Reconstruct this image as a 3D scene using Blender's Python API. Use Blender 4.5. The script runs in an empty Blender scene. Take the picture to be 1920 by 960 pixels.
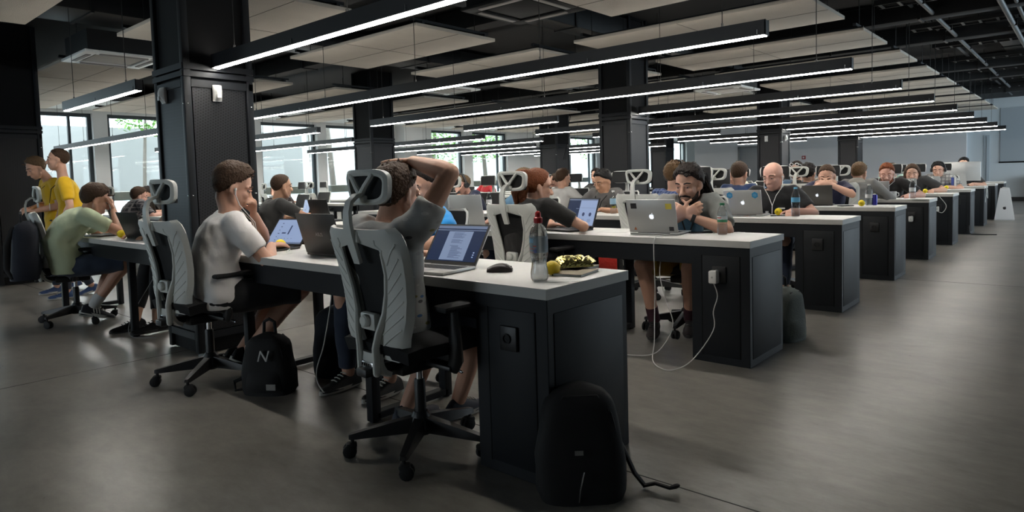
import bpy, bmesh, math, random
import numpy as np
from mathutils import Vector, Matrix, noise
from math import sin, cos, pi, radians as R

S = bpy.context.scene
COL = S.collection
# ---------------------------------------------------------------- camera
CAM = Vector((1.468, -1.8585, 1.1531))
_yaw, _pitch, _roll = 0.7175, -0.0588, -0.0288
_f = Vector((-sin(_yaw) * cos(_pitch), cos(_yaw) * cos(_pitch), sin(_pitch)))
_r0 = Vector((cos(_yaw), sin(_yaw), 0)); _u0 = _r0.cross(_f)
_r = cos(_roll) * _r0 + sin(_roll) * _u0
_u = -sin(_roll) * _r0 + cos(_roll) * _u0
cam_data = bpy.data.cameras.new('camera')
cam = bpy.data.objects.new('camera', cam_data); COL.objects.link(cam)
cam.matrix_world = Matrix(((_r.x, _u.x, -_f.x, CAM.x), (_r.y, _u.y, -_f.y, CAM.y), (_r.z, _u.z, -_f.z, CAM.z), (0, 0, 0, 1)))
cam_data.sensor_width = 36; cam_data.lens = 1239.5 / 1920 * 36
cam_data.shift_y = -72.3 / 1920
cam_data.clip_start = 0.05; cam_data.clip_end = 200
S.camera = cam
# ---------------------------------------------------------------- light, sky, exposure
LAMP = 58.0            # radiance of the pendant diffusers
SKY = 7.0              # overcast sky seen through the windows
S.view_settings.view_transform = 'Standard'
S.view_settings.look = 'None'
S.view_settings.gamma = 1
S.view_settings.use_curve_mapping = False
S.view_settings.exposure = 0.0
w = bpy.data.worlds.new('overcast'); S.world = w; w.use_nodes = True
_n = w.node_tree.nodes; _l = w.node_tree.links
_bg = _n['Background']
_tc = _n.new('ShaderNodeTexCoord'); _sx = _n.new('ShaderNodeSeparateXYZ'); _cr = _n.new('ShaderNodeValToRGB')
_l.new(_tc.outputs['Generated'], _sx.inputs[0]); _l.new(_sx.outputs['Z'], _cr.inputs[0]); _l.new(_cr.outputs[0], _bg.inputs[0])
_cr.color_ramp.elements[0].position = 0.0; _cr.color_ramp.elements[0].color = (.50, .62, .70, 1)
_cr.color_ramp.elements[1].position = 0.35; _cr.color_ramp.elements[1].color = (.90, .96, 1, 1)
_bg.inputs[1].default_value = SKY
S.cycles.max_bounces = 8; S.cycles.diffuse_bounces = 5; S.cycles.glossy_bounces = 3
S.cycles.transparent_max_bounces = 12; S.cycles.transmission_bounces = 6
S.cycles.sample_clamp_indirect = 4; S.cycles.caustics_reflective = False; S.cycles.caustics_refractive = False
S.cycles.use_denoising = True

def portal(name, loc, ry, sx, sy, front=False):
    d = bpy.data.lights.new(name, 'AREA'); d.shape = 'RECTANGLE'; d.size = sx; d.size_y = sy; d.cycles.is_portal = True
    o = bpy.data.objects.new(name, d); COL.objects.link(o); o.location = loc; o.rotation_euler = (R(90), 0, 0) if front else (0, R(ry), 0)
# sampling portals on the two glazed sides (they give no light of their own)
portal('portal_street', (-14.99, 12.5, 1.6), -90, 2.5, 40)
portal('portal_behind', (-4.2, -7.99, 1.5), 0, 6.2, 2.0, True)
portal('portal_court', (4.99, 15.7, 1.6), 90, 2.6, 17)

# ---------------------------------------------------------------- materials
MATS = {}
def mat(name, col, rough=.6, metal=0., spec=.5, bump=0., bscale=60., var=0., vscale=6., emit=None, estr=0., coat=0., aniso=None, sheen=0.):
    if name in MATS: return MATS[name]
    m = bpy.data.materials.new(name); m.use_nodes = True; MATS[name] = m
    nt = m.node_tree; p = nt.nodes['Principled BSDF']
    c = tuple(col) + (1,)
    p.inputs['Base Color'].default_value = c
    p.inputs['Roughness'].default_value = rough; p.inputs['Metallic'].default_value = metal
    p.inputs['Specular IOR Level'].default_value = spec
    if coat: p.inputs['Coat Weight'].default_value = coat
    if sheen: p.inputs['Sheen Weight'].default_value = sheen
    if var:
        t = nt.nodes.new('ShaderNodeTexCoord'); nz = nt.nodes.new('ShaderNodeTexNoise'); nz.inputs['Scale'].default_value = vscale
        nz.inputs['Detail'].default_value = 4
        if aniso:
            mp = nt.nodes.new('ShaderNodeMapping'); mp.inputs['Scale'].default_value = aniso
            nt.links.new(t.outputs['Object'], mp.inputs[0]); nt.links.new(mp.outputs[0], nz.inputs['Vector'])
        else: nt.links.new(t.outputs['Object'], nz.inputs['Vector'])
        mx = nt.nodes.new('ShaderNodeMix'); mx.data_type = 'RGBA'
        mx.inputs['A'].default_value = tuple(max(0, v * (1 - var)) for v in col) + (1,)
        mx.inputs['B'].default_value = tuple(min(1, v * (1 + var)) for v in col) + (1,)
        nt.links.new(nz.outputs['Fac'], mx.inputs['Factor']); nt.links.new(mx.outputs['Result'], p.inputs['Base Color'])
    if bump:
        t = nt.nodes.new('ShaderNodeTexCoord'); nz = nt.nodes.new('ShaderNodeTexNoise'); nz.inputs['Scale'].default_value = bscale
        b = nt.nodes.new('ShaderNodeBump'); b.inputs['Strength'].default_value = bump; b.inputs['Distance'].default_value = .01
        nt.links.new(t.outputs['Object'], nz.inputs['Vector']); nt.links.new(nz.outputs['Fac'], b.inputs['Height']); nt.links.new(b.outputs[0], p.inputs['Normal'])
    if emit:
        p.inputs['Emission Color'].default_value = tuple(emit) + (1,); p.inputs['Emission Strength'].default_value = estr
    return m
def nodes_of(m): return m.node_tree.nodes, m.node_tree.links, m.node_tree.nodes['Principled BSDF']
def glassy(name, tint, refl=.1, alpha_col=None):
    m = bpy.data.materials.new(name); m.use_nodes = True; MATS[name] = m
    n, l = m.node_tree.nodes, m.node_tree.links
    n.remove(n['Principled BSDF']); out = n['Material Output']
    tr = n.new('ShaderNodeBsdfTransparent'); tr.inputs[0].default_value = tuple(tint) + (1,)
    gl = n.new('ShaderNodeBsdfGlossy'); gl.inputs['Roughness'].default_value = .04
    fr = n.new('ShaderNodeLayerWeight'); pw = n.new('ShaderNodeMath'); pw.operation = 'POWER'; pw.inputs[1].default_value = 3.5
    ad = n.new('ShaderNodeMath'); ad.operation = 'MULTIPLY_ADD'; ad.inputs[1].default_value = .55; ad.inputs[2].default_value = refl
    mx = n.new('ShaderNodeMixShader')
    l.new(fr.outputs['Facing'], pw.inputs[0]); l.new(pw.outputs[0], ad.inputs[0]); l.new(ad.outputs[0], mx.inputs[0]); l.new(tr.outputs[0], mx.inputs[1]); l.new(gl.outputs[0], mx.inputs[2]); l.new(mx.outputs[0], out.inputs[0])
    return m

M_top = mat('table_laminate', (.78, .77, .745), .42, bump=.02, bscale=300, var=.04, vscale=20)
M_edge = mat('table_edge_band', (.56, .55, .52), .5, var=.05, vscale=30)
M_steel = mat('graphite_powder_coat', (.0095, .011, .014), .5, spec=.3, bump=.03, bscale=400)
M_ped = mat('graphite_cabinet', (.0095, .0115, .0145), .55, spec=.3, var=.15, vscale=9)
M_black = mat('matt_black', (.003, .003, .0036), .7, spec=.2)
M_blackpl = mat('black_plastic', (.012, .012, .013), .45)
M_rubber = mat('black_rubber', (.010, .010, .011), .75)
M_chairpl = mat('warm_grey_plastic', (.72, .725, .685), .42, spec=.4)
M_mesh = mat('black_chair_mesh', (.006, .006, .007), .8, bump=.3, bscale=900)
M_seat = mat('black_upholstery', (.008, .008, .009), .9, bump=.2, bscale=300)
M_chrome = mat('chrome', (.75, .75, .76), .18, 1.)
M_alu = mat('laptop_aluminium', (.66, .655, .635), .40, .55)
M_spacegrey = mat('dark_laptop_shell', (.05, .048, .045), .42, .6)
M_white = mat('white_plastic', (.80, .80, .78), .4)
M_ivory = mat('sensor_white', (.72, .71, .68), .5)
M_lamp = mat('lamp_diffuser', (.9, .9, .88), .5, emit=(1, .965, .89), estr=LAMP)
M_up = mat('added_uplight_glow', (.9, .9, .88), .5, emit=(1, .95, .86), estr=LAMP * .18)  # added glow for the lamp tops, brightens the ceiling panels
M_house = mat('lamp_black_aluminium', (.011, .011, .013), .4)
M_wire = mat('steel_wire', (.03, .03, .03), .5, .5)
M_ceil = mat('black_painted_ceiling', (.006, .006, .0065), .8)
M_duct = mat('dark_service_metal', (.008, .0085, .0095), .5, .3, var=.3, vscale=3)
M_pipe = mat('grey_conduit', (.10, .105, .11), .45, .4)
M_wall = mat('grey_wall_paint', (.80, .79, .80), .85, var=.03, vscale=2)
M_wallw = mat('white_wall_paint', (.66, .67, .67), .85, var=.03, vscale=2)
M_wallb = mat('pale_wall_paint', (.66, .72, .76), .85, var=.03, vscale=2)
M_frame = mat('window_frame_dark', (.02, .03, .037), .5)
M_glass = glassy('window_glass', (.93, .97, .97), .02)
M_clear = glassy('clear_bottle_plastic', (.985, .99, .99), .06)
_n, _l = M_clear.node_tree.nodes, M_clear.node_tree.links
_g = _n.new('ShaderNodeBsdfGlass'); _g.inputs['IOR'].default_value = 1.16; _g.inputs['Roughness'].default_value = .02; _g.inputs[0].default_value = (.95, .97, .98, 1)
_m = _n.new('ShaderNodeMixShader'); _m.inputs[0].default_value = .55; _o = _n['Material Output']; _src = _o.inputs[0].links[0].from_socket
_l.new(_src, _m.inputs[1]); _l.new(_g.outputs[0], _m.inputs[2]); _l.new(_m.outputs[0], _o.inputs[0])
M_water = glassy('water_in_bottle', (.95, .97, .98), .05)
M_label_white = mat('label_white', (.75, .76, .76), .5)
M_label_green = mat('label_green', (.02, .20, .09), .5)
M_label_blue = mat('label_blue', (.14, .45, .72), .5)
M_red = mat('red_cap', (.60, .02, .02), .4)
M_yellow = mat('yellow_foam', (.92, .70, .015), .55, bump=.03, bscale=200)
M_lemon = mat('lemon_peel', (.90, .62, .03), .45, bump=.3, bscale=220)
M_paper = mat('paper', (.72, .72, .70), .7)
M_screen_blue = mat('screen_light', (.02, .02, .02), .3, emit=(.42, .55, .86), estr=.62)
M_screen_page = mat('screen_page', (.02, .02, .02), .3, emit=(.36, .48, .74), estr=.50)
M_screen_dark = mat('screen_dark', (.01, .012, .02), .25, emit=(.03, .06, .16), estr=.35)
M_screen_ink = mat('screen_ink', (.01, .012, .02), .3, emit=(.05, .08, .2), estr=.5)
M_screen_bar = mat('screen_bar', (.02, .02, .02), .3, emit=(.25, .34, .55), estr=.45)
M_key = mat('laptop_keys', (.012, .012, .013), .5)
M_logo_lit = mat('lit_logo', (.7, .75, .8), .4, emit=(.85, .92, 1), estr=1.0)
M_logo_dark = mat('dark_logo', (.02, .02, .02), .35, .4)
M_logo_silver = mat('silver_logo', (.6, .6, .6), .3, .8)
M_acou = mat('wood_wool_panel', (.50, .455, .395), .95, bump=.5, bscale=120, var=.10, vscale=4)
M_cord = mat('white_cord', (.62, .62, .60), .5)

# ---- concrete floor: trowelled patches, scuffs, soft sheen
M_floor = mat('power_trowelled_concrete', (.15, .145, .135), .4, spec=.45)
_n, _l, _p = nodes_of(M_floor)
_t = _n.new('ShaderNodeTexCoord')
def _noise(sc, det, rough, scale=None):
    nz = _n.new('ShaderNodeTexNoise'); nz.inputs['Scale'].default_value = sc; nz.inputs['Detail'].default_value = det; nz.inputs['Roughness'].default_value = rough
    if scale:
        mp = _n.new('ShaderNodeMapping'); mp.inputs['Scale'].default_value = scale; mp.inputs['Rotation'].default_value = (0, 0, .5)
        _l.new(_t.outputs['Object'], mp.inputs[0]); _l.new(mp.outputs[0], nz.inputs['Vector'])
    else: _l.new(_t.outputs['Object'], nz.inputs['Vector'])
    return nz
_a = _noise(1.1, 8, .62); _b = _noise(5, 10, .7, (1, 2.4, 1)); _c2 = _noise(38, 4, .6)
_m1 = _n.new('ShaderNodeMath'); _m1.operation = 'MULTIPLY_ADD'; _m1.inputs[1].default_value = .55
_m0 = _n.new('ShaderNodeMath'); _m0.operation = 'MULTIPLY'; _m0.inputs[1].default_value = .45
_l.new(_b.outputs['Fac'], _m0.inputs[0]); _l.new(_a.outputs['Fac'], _m1.inputs[0]); _l.new(_m0.outputs[0], _m1.inputs[2])
_rp = _n.new('ShaderNodeValToRGB'); _l.new(_m1.outputs[0], _rp.inputs[0])
_rp.color_ramp.elements[0].position = .34; _rp.color_ramp.elements[0].color = (.115, .107, .096, 1)
_rp.color_ramp.elements[1].position = .66; _rp.color_ramp.elements[1].color = (.315, .295, .262, 1)
_l.new(_rp.outputs[0], _p.inputs['Base Color'])
_rr = _n.new('ShaderNodeMapRange'); _rr.inputs['To Min'].default_value = .20; _rr.inputs['To Max'].default_value = .44
_l.new(_b.outputs['Fac'], _rr.inputs['Value']); _l.new(_rr.outputs[0], _p.inputs['Roughness'])
_bp = _n.new('ShaderNodeBump'); _bp.inputs['Strength'].default_value = .12; _bp.inputs['Distance'].default_value = .004
_l.new(_b.outputs['Fac'], _bp.inputs['Height']); _l.new(_bp.outputs[0], _p.inputs['Normal'])
# ---- perforated black column cladding
M_perf = mat('perforated_black_metal', (.016, .016, .018), .5, .4)
_n, _l, _p = nodes_of(M_perf)
_t = _n.new('ShaderNodeTexCoord'); _mp = _n.new('ShaderNodeMapping'); _mp.inputs['Scale'].default_value = (1, 1, 1); _mp.inputs['Rotation'].default_value = (R(35), R(35), R(45))
_v = _n.new('ShaderNodeTexVoronoi'); _v.inputs['Scale'].default_value = 70; _v.inputs['Randomness'].default_value = 0
_l.new(_t.outputs['Object'], _mp.inputs[0]); _l.new(_mp.outputs[0], _v.inputs['Vector'])
_rp = _n.new('ShaderNodeValToRGB'); _rp.color_ramp.elements[0].position = .3; _rp.color_ramp.elements[0].color = (.003, .003, .003, 1)
_rp.color_ramp.elements[1].position = .42; _rp.color_ramp.elements[1].color = (.018, .018, .021, 1)
_l.new(_v.outputs['Distance'], _rp.inputs[0]); _l.new(_rp.outputs[0], _p.inputs['Base Color'])

# ---------------------------------------------------------------- mesh helpers
class MB:
    def __init__(s): s.v = []; s.f = []; s.m = []
    def add(s, v, f, m=0):
        o = len(s.v); s.v += [tuple(x) for x in v]; s.f += [tuple(i + o for i in q) for q in f]; s.m += [m] * len(f); return s
    def box(s, c, d, m=0, b=0., rot=None):
        x, y, z = [k / 2 for k in d]
        if b <= 0:
            v = [(i * x, j * y, k * z) for i in (-1, 1) for j in (-1, 1) for k in (-1, 1)]
            f = [(0, 1, 3, 2), (4, 6, 7, 5), (0, 4, 5, 1), (2, 3, 7, 6), (0, 2, 6, 4), (1, 5, 7, 3)]
        else:
            b = min(b, x * .95, y * .95, z * .95)
            bm = bmesh.new(); bmesh.ops.create_cube(bm, size=1)
            for q in bm.verts: q.co = Vector((q.co.x * 2 * x, q.co.y * 2 * y, q.co.z * 2 * z))
            bmesh.ops.bevel(bm, geom=bm.edges[:], offset=b, segments=2, affect='EDGES', profile=.5)
            bm.verts.index_update(); v = [tuple(q.co) for q in bm.verts]; f = [tuple(t.index for t in q.verts) for q in bm.faces]; bm.free()
        c = Vector(c)
        if rot is None: v = [Vector(q) + c for q in v]
        else: v = [rot @ Vector(q) + c for q in v]
        return s.add(v, f, m)
    def loft(s, rings, m=0, cap=True, closed=True):
        n = len(rings[0]); v = [p for r in rings for p in r]; f = []
        for i in range(len(rings) - 1):
            for j in range(n if closed else n - 1):
                k = (j + 1) % n; f.append((i * n + j, i * n + k, (i + 1) * n + k, (i + 1) * n + j))
        if cap:
            f.append(tuple(range(n - 1, -1, -1))); f.append(tuple((len(rings) - 1) * n + j for j in range(n)))
        return s.add(v, f, m)
    def tube(s, pts, rad, n=10, m=0, flat=1., ref=None, dome=True):
        pts = [Vector(p) for p in pts]
        if not hasattr(rad, '__len__'): rad = [rad] * len(pts)
        rad = list(rad)
        if dome:
            d0 = (pts[0] - pts[1]).normalized(); d1 = (pts[-1] - pts[-2]).normalized()
            pts = [pts[0] + d0 * rad[0] * .9, pts[0] + d0 * rad[0] * .55] + pts + [pts[-1] + d1 * rad[-1] * .55, pts[-1] + d1 * rad[-1] * .9]
            rad = [rad[0] * .42, rad[0] * .85] + rad + [rad[-1] * .85, rad[-1] * .42]
        rings = []; u = None
        for i, p in enumerate(pts):
            t = (pts[min(i + 1, len(pts) - 1)] - pts[max(i - 1, 0)]).normalized()
            if u is None:
                a = Vector(ref) if ref is not None else (Vector((0, 0, 1)) if abs(t.z) < .9 else Vector((1, 0, 0)))
                u = (a - t * a.dot(t)).normalized()
            else:
                u = (u - t * u.dot(t)).normalized()
            w_ = t.cross(u)
            rings.append([p + (u * cos(2 * pi * j / n) * flat + w_ * sin(2 * pi * j / n)) * rad[i] for j in range(n)])
        return s.loft(rings, m)
    def ell(s, c, r, rot=None, n=12, m=0):
        c = Vector(c); v = []; f = []; k = max(6, n * 2 // 3)
        rings = []
        for i in range(k + 1):
            th = pi * (i + .15) / (k + .3)
            rings.append([Vector((r[0] * sin(th) * cos(2 * pi * j / n), r[1] * sin(th) * sin(2 * pi * j / n), -r[2] * cos(th))) for j in range(n)])
        rings = [[(rot @ p if rot is not None else p) + c for p in q] for q in rings]
        return s.loft(rings, m)
    def lathe(s, prof, n=20, m=0, c=(0, 0, 0), cap=True):
        c = Vector(c)
        return s.loft([[c + Vector((r * cos(2 * pi * j / n), r * sin(2 * pi * j / n), z)) for j in range(n)] for r, z in prof], m, cap)
    def prism(s, out, org, ax, ay, th, m=0):
        """outline (2D) on the plane org + ax*x + ay*y, extruded th along ax x ay"""
        org, ax, ay = Vector(org), Vector(ax), Vector(ay); nz = ax.cross(ay).normalized() * th; n = len(out)
        a = [org + ax * x + ay * y for x, y in out]; b = [p + nz for p in a]
        return s.add(a + b, [tuple(range(n - 1, -1, -1)), tuple(range(n, 2 * n))] + [(i, (i + 1) % n, n + (i + 1) % n, n + i) for i in range(n)], m)
    def shell(s, G, th, m=0):
        """grid of points G[i][j] thickened by th along -normal, closed"""
        a = len(G); b = len(G[0]); G = [[Vector(p) for p in r] for r in G]; N = []
        for i in range(a):
            for j in range(b):
                du = G[min(i + 1, a - 1)][j] - G[max(i - 1, 0)][j]; dv = G[i][min(j + 1, b - 1)] - G[i][max(j - 1, 0)]
                q = du.cross(dv); N.append(q.normalized() if q.length > 1e-9 else Vector((0, 1, 0)))
        top = [p for r in G for p in r]; bot = [p - N[i] * th for i, p in enumerate(top)]; o = a * b; f = []
        for i in range(a - 1):
            for j in range(b - 1):
                q = (i * b + j, (i + 1) * b + j, (i + 1) * b + j + 1, i * b + j + 1); f.append(q); f.append(tuple(o + k for k in reversed(q)))
        edge = [(i, 0) for i in range(a)] + [(a - 1, j) for j in range(1, b)] + [(i, b - 1) for i in range(a - 2, -1, -1)] + [(0, j) for j in range(b - 2, 0, -1)]
        e = [i * b + j for i, j in edge]
        for k in range(len(e)):
            p, q = e[k], e[(k + 1) % len(e)]; f.append((q, p, o + p, o + q))
        return s.add(top + bot, f, m)
    def xf(s, M): s.v = [tuple(M @ Vector(p)) for p in s.v]; return s
    def mesh(s, name):
        me = bpy.data.meshes.new(name); me.from_pydata(s.v, [], s.f); me.update()
        bm = bmesh.new(); bm.from_mesh(me); bmesh.ops.recalc_face_normals(bm, faces=bm.faces[:])
        bm.to_mesh(me); bm.free()
        if any(s.m): me.polygons.foreach_set('material_index', s.m)
        return me
    def build(s, name, mats, parent=None, smooth=True, loc=None, rot=None):
        me = s.mesh(name)
        for x in (mats if isinstance(mats, (list, tuple)) else [mats]): me.materials.append(x)
        return link(name, me, parent, smooth, loc, rot)
def link(name, me, parent=None, smooth=True, loc=None, rot=None):
    o = bpy.data.objects.new(name, me); COL.objects.link(o)
    if smooth and len(me.polygons):
        me.polygons.foreach_set('use_smooth', [True] * len(me.polygons))
        try: me.set_sharp_from_angle(angle=R(38))
        except Exception: pass
    if parent is not None: o.parent = parent
    if loc is not None: o.location = loc
    if rot is not None: o.rotation_euler = rot
    return o
def tag(o, label, cat, group=None, kind=None):
    o['label'] = label
    if cat: o['category'] = cat
    if group: o['group'] = group
    if kind: o['kind'] = kind
    return o
def thing(name, label, cat, loc=(0, 0, 0), rz=0., group=None, rot=None):
    o = bpy.data.objects.new(name, None); COL.objects.link(o); o.empty_display_size = .1
    o.location = loc; o.rotation_euler = rot if rot is not None else (0, 0, rz)
    return tag(o, label, cat, group)
def struct(o): o['kind'] = 'structure'; return o
def dup(root, loc, rz, label, group=None):
    r = root.copy(); COL.objects.link(r); r.location = loc; r.rotation_euler = (0, 0, rz); r['label'] = label
    if group: r['group'] = group
    def rec(a, b):
        for ch in list(a.children):
            c = ch.copy(); COL.objects.link(c); c.parent = b; rec(ch, c)
    rec(root, r)
    return r
def text_mesh(txt, size, depth=.0006, shear=0.):
    cu = bpy.data.curves.new('lettering', 'FONT'); cu.body = txt; cu.size = size; cu.extrude = depth; cu.shear = shear
    cu.align_x = 'CENTER'; cu.align_y = 'CENTER'; cu.resolution_u = 3
    o = bpy.data.objects.new('lettering', cu); COL.objects.link(o)
    me = bpy.data.meshes.new_from_object(o.evaluated_get(bpy.context.evaluated_depsgraph_get()))
    bpy.data.objects.remove(o); bpy.data.curves.remove(cu)
    return me
def lettering(name, txt, size, m, parent, M, depth=.0006, shear=0.):
    me = text_mesh(txt, size, depth, shear); me.transform(M); me.materials.clear(); me.materials.append(m)
    return link(name, me, parent, False)

D = 1.9075; W = .5626; H = .75
# ================================================================= setting
XL, XR, YF, YN, ZC = -15.0, 5.0, 24.2, -8.0, 3.25
struct(MB().add([(XL, YN, 0), (XR, YN, 0), (XR, YF, 0), (XL, YF, 0)], [(0, 1, 2, 3)]).add([(XL, YF, 0), (-10.9, YF, 0), (-10.9, 33, 0), (XL, 33, 0)], [(0, 1, 2, 3)]).build('floor', M_floor, smooth=False))
_j = MB()                                              # saw-cut control joints in the slab
for y in (.315, -5.2, 5.9, 11.6, 17.2): _j.box((-4.0, y, .0004), (22, .006, .0008))
for x in (2.9, -3.35, -8.9): _j.box((x, 8, .0004), (.005, 31, .0008))
struct(_j.build('floor_joint', mat('joint_filler', (.035, .033, .03), .8), smooth=False))
struct(MB().box((-4, 12.5, ZC + .1), (22, 41, .2)).build('ceiling', M_ceil, smooth=False))
# light painted ceiling strip beside the street windows
struct(MB().box((-14.0, 12.5, 2.95), (1.95, 41, .10)).build('ceiling_strip', M_wallw, smooth=False))
# window wall
WIN = [(-5.6, -3.3), (-2.9, -.6), (.95, 3.14), (3.43, 5.6), (7.05, 8.73), (9.03, 11.0), (13.06, 14.56), (15.0, 16.87), (20.9, 22.86), (23.3, 25.2), (27.0, 29.0), (29.4, 31.6)]
SILL, HEAD = .42, 2.84
_mb = MB()
_mb.box((XL - .2, 12.5, SILL / 2), (.4, 41, SILL)); _mb.box((XL - .2, 12.5, (HEAD + ZC) / 2), (.4, 41, ZC - HEAD))
_e = [-8.0] + [v for ab in WIN for v in ab] + [33]
for i in range(0, len(_e), 2): _mb.box((XL - .2, (_e[i] + _e[i + 1]) / 2, (SILL + HEAD) / 2), (.4, _e[i + 1] - _e[i], HEAD - SILL))
struct(_mb.build('wall_left', M_wallw, smooth=False))
for i, (a, b) in enumerate(WIN):
    wn = MB(); t = .075; x = XL - .16
    wn.box((x, (a + b) / 2, SILL + t / 2), (.09, b - a, t)); wn.box((x, (a + b) / 2, HEAD - t / 2), (.09, b - a, t))
    for y in (a + t / 2, b - t / 2): wn.box((x, y, (SILL + HEAD) / 2), (.09, t, HEAD - SILL - 2 * t))
    if b - a > 1.7: wn.box((x, b - .42, (SILL + HEAD) / 2), (.07, .05, HEAD - SILL - 2 * t))
    wo = struct(wn.build('window_%d' % (i + 1), M_frame, smooth=False))
    MB().box((x, (a + b) / 2, (SILL + HEAD) / 2), (.012, b - a - 2 * t + .02, HEAD - SILL - 2 * t + .02)).build('pane', M_glass, wo, False)
    MB().box((XL + .06, (a + b) / 2, SILL + .02), (.28, b - a + .1, .04), 0, .008).build('window_sill', M_wallw, wo, False)
# white piers between windows, deeper pillar
for i, y in enumerate((12.0, 18.9)):
    struct(MB().box((XL + .2, y, ZC / 2), (.4, .85, ZC)).build('trim_%d' % (i + 1), M_wallw, smooth=False))
# far walls: grey core with a door, pale wall with a pull-down screen
_mb = MB(); GX0, GX1 = -10.9, -1.52
DX0, DX1, DZ = -9.05, -7.55, 2.15
_mb.box(((GX0 + DX0) / 2, YF - .1, ZC / 2), (DX0 - GX0, .2, ZC)); _mb.box(((GX1 + DX1) / 2, YF - .1, ZC / 2), (GX1 - DX1, .2, ZC)); _mb.box(((DX0 + DX1) / 2, YF - .1, (DZ + ZC) / 2), (DX1 - DX0, .2, ZC - DZ))
struct(_mb.build('wall_back', M_wall, smooth=False))
_d = struct(MB().box(((DX0 + DX1) / 2, YF - .06, DZ / 2), (DX1 - DX0 - .1, .06, DZ), 0, .004).build('door_1', mat('grey_door', (.33, .34, .35), .6), smooth=False))
_f_ = MB()
for x in (DX0 + .03, DX1 - .03): _f_.box((x, YF - .16, DZ / 2), (.08, .14, DZ))
_f_.box(((DX0 + DX1) / 2, YF - .16, DZ - .03), (DX1 - DX0, .14, .08)); _f_.build('door_frame', mat('door_frame_grey', (.24, .245, .25), .6), _d, False)
_f_ = MB().tube([(DX1 - .2, YF - .10, 1.02), (DX1 - .2, YF - .15, 1.02), (DX1 - .33, YF - .15, 1.02)], .011, 8); _f_.build('door_handle', M_chrome, _d)
struct(MB().box((-10.95, 28.6, ZC / 2), (.1, 8.8, ZC)).build('wall_corner', M_wall, smooth=False))
struct(MB().box((-13, 33.05, ZC / 2), (4.2, .1, ZC)).build('wall_far', M_wall, smooth=False))
struct(MB().box((2.75, YF + .05, ZC / 2), (8.6, .1, ZC)).build('wall_right_back', M_wallb, smooth=False))
struct(MB().box((1.0, YF - .02, .06), (5.0, .03, .12)).build('baseboard_back', mat('dark_skirting', (.03, .03, .033), .6), smooth=False))
_t_ = struct(MB().box((-1.0, YF - .01, 1.05), (.16, .03, 2.1), 0, .005).build('trim_3', mat('pale_frame', (.48, .55, .6), .6), smooth=False))
MB().box((-1.0, YF - .04, 1.05), (.015, .02, 2.0)).build('edge_strip', mat('frame_strip_grey', (.30, .34, .37), .6), _t_, False)  # thin darker grey strip down the trim
_s = thing('projection_screen', 'wide pale pull-down screen with a black bottom bar on the far wall', 'screen', (1.4, YF - .03, 1.22))
MB().box((0, 0, .85), (4.1, .012, 1.7)).build('fabric', mat('screen_fabric', (.40, .45, .49), .8), _s, False)
MB().tube([(-2.07, -.01, 0), (2.07, -.01, 0)], .022, 8).build('bottom_bar', M_black, _s)
_s = thing('media_cabinet', 'black low cabinet against the far wall at the right edge', 'cabinet', (.62, YF - .45, 0))
MB().box((0, 0, .42), (.95, .45, .78), 0, .01).build('body', M_blackpl, _s); MB().box((0, -.235, .42), (.86, .02, .68), 0, .004).build('door', mat('gloss_black', (.01, .01, .012), .2), _s)
for x in (-.4, .4): MB().box((x, 0, .015), (.06, .38, .03)).build('foot', M_black, _s)
# side with tall daylight windows, and the wall behind with two added openings
_mb = MB(); RW = [(7.5, 11.3), (11.8, 15.6), (16.1, 19.9), (20.4, 23.9)]
_mb.box((XR + .1, 8.1, .2), (.2, 32.2, .4)); _mb.box((XR + .1, 8.1, 3.05), (.2, 32.2, .4))
_e = [-8.0] + [v for ab in RW for v in ab] + [24.2]
for i in range(0, len(_e), 2): _mb.box((XR + .1, (_e[i] + _e[i + 1]) / 2, 1.6), (.2, _e[i + 1] - _e[i], 2.5))
struct(_mb.build('wall_right', M_wallb, smooth=False))
_mb = MB(); FW = [(-7.0, -5.15), (-4.9, -3.05)]  # unseen window openings, added to light the chair backs and foreground
_mb.box((-5, YN - .1, .25), (20.4, .2, .5)); _mb.box((-5, YN - .1, 2.87), (20.4, .2, .75)); _e = [-15.2] + [v for ab in FW for v in ab] + [5.2]
for i in range(0, len(_e), 2): _mb.box(((_e[i] + _e[i + 1]) / 2, YN - .1, 1.5), (_e[i + 1] - _e[i], .2, 2.0))
struct(_mb.build('wall_front', mat('charcoal_wall', (.10, .10, .105), .8), smooth=False))
# small fittings on the far grey wall
_s = thing('alarm_button', 'small red alarm call point on the far grey wall by the door', 'alarm', (-6.55, YF - .2, 1.62))
MB().box((0, -.02, 0), (.13, .05, .13), 0, .01).build('housing', mat('alarm_red', (.35, .03, .03), .5), _s); MB().box((0, -.048, 0), (.06, .01, .06)).build('button', M_white, _s)

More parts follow.
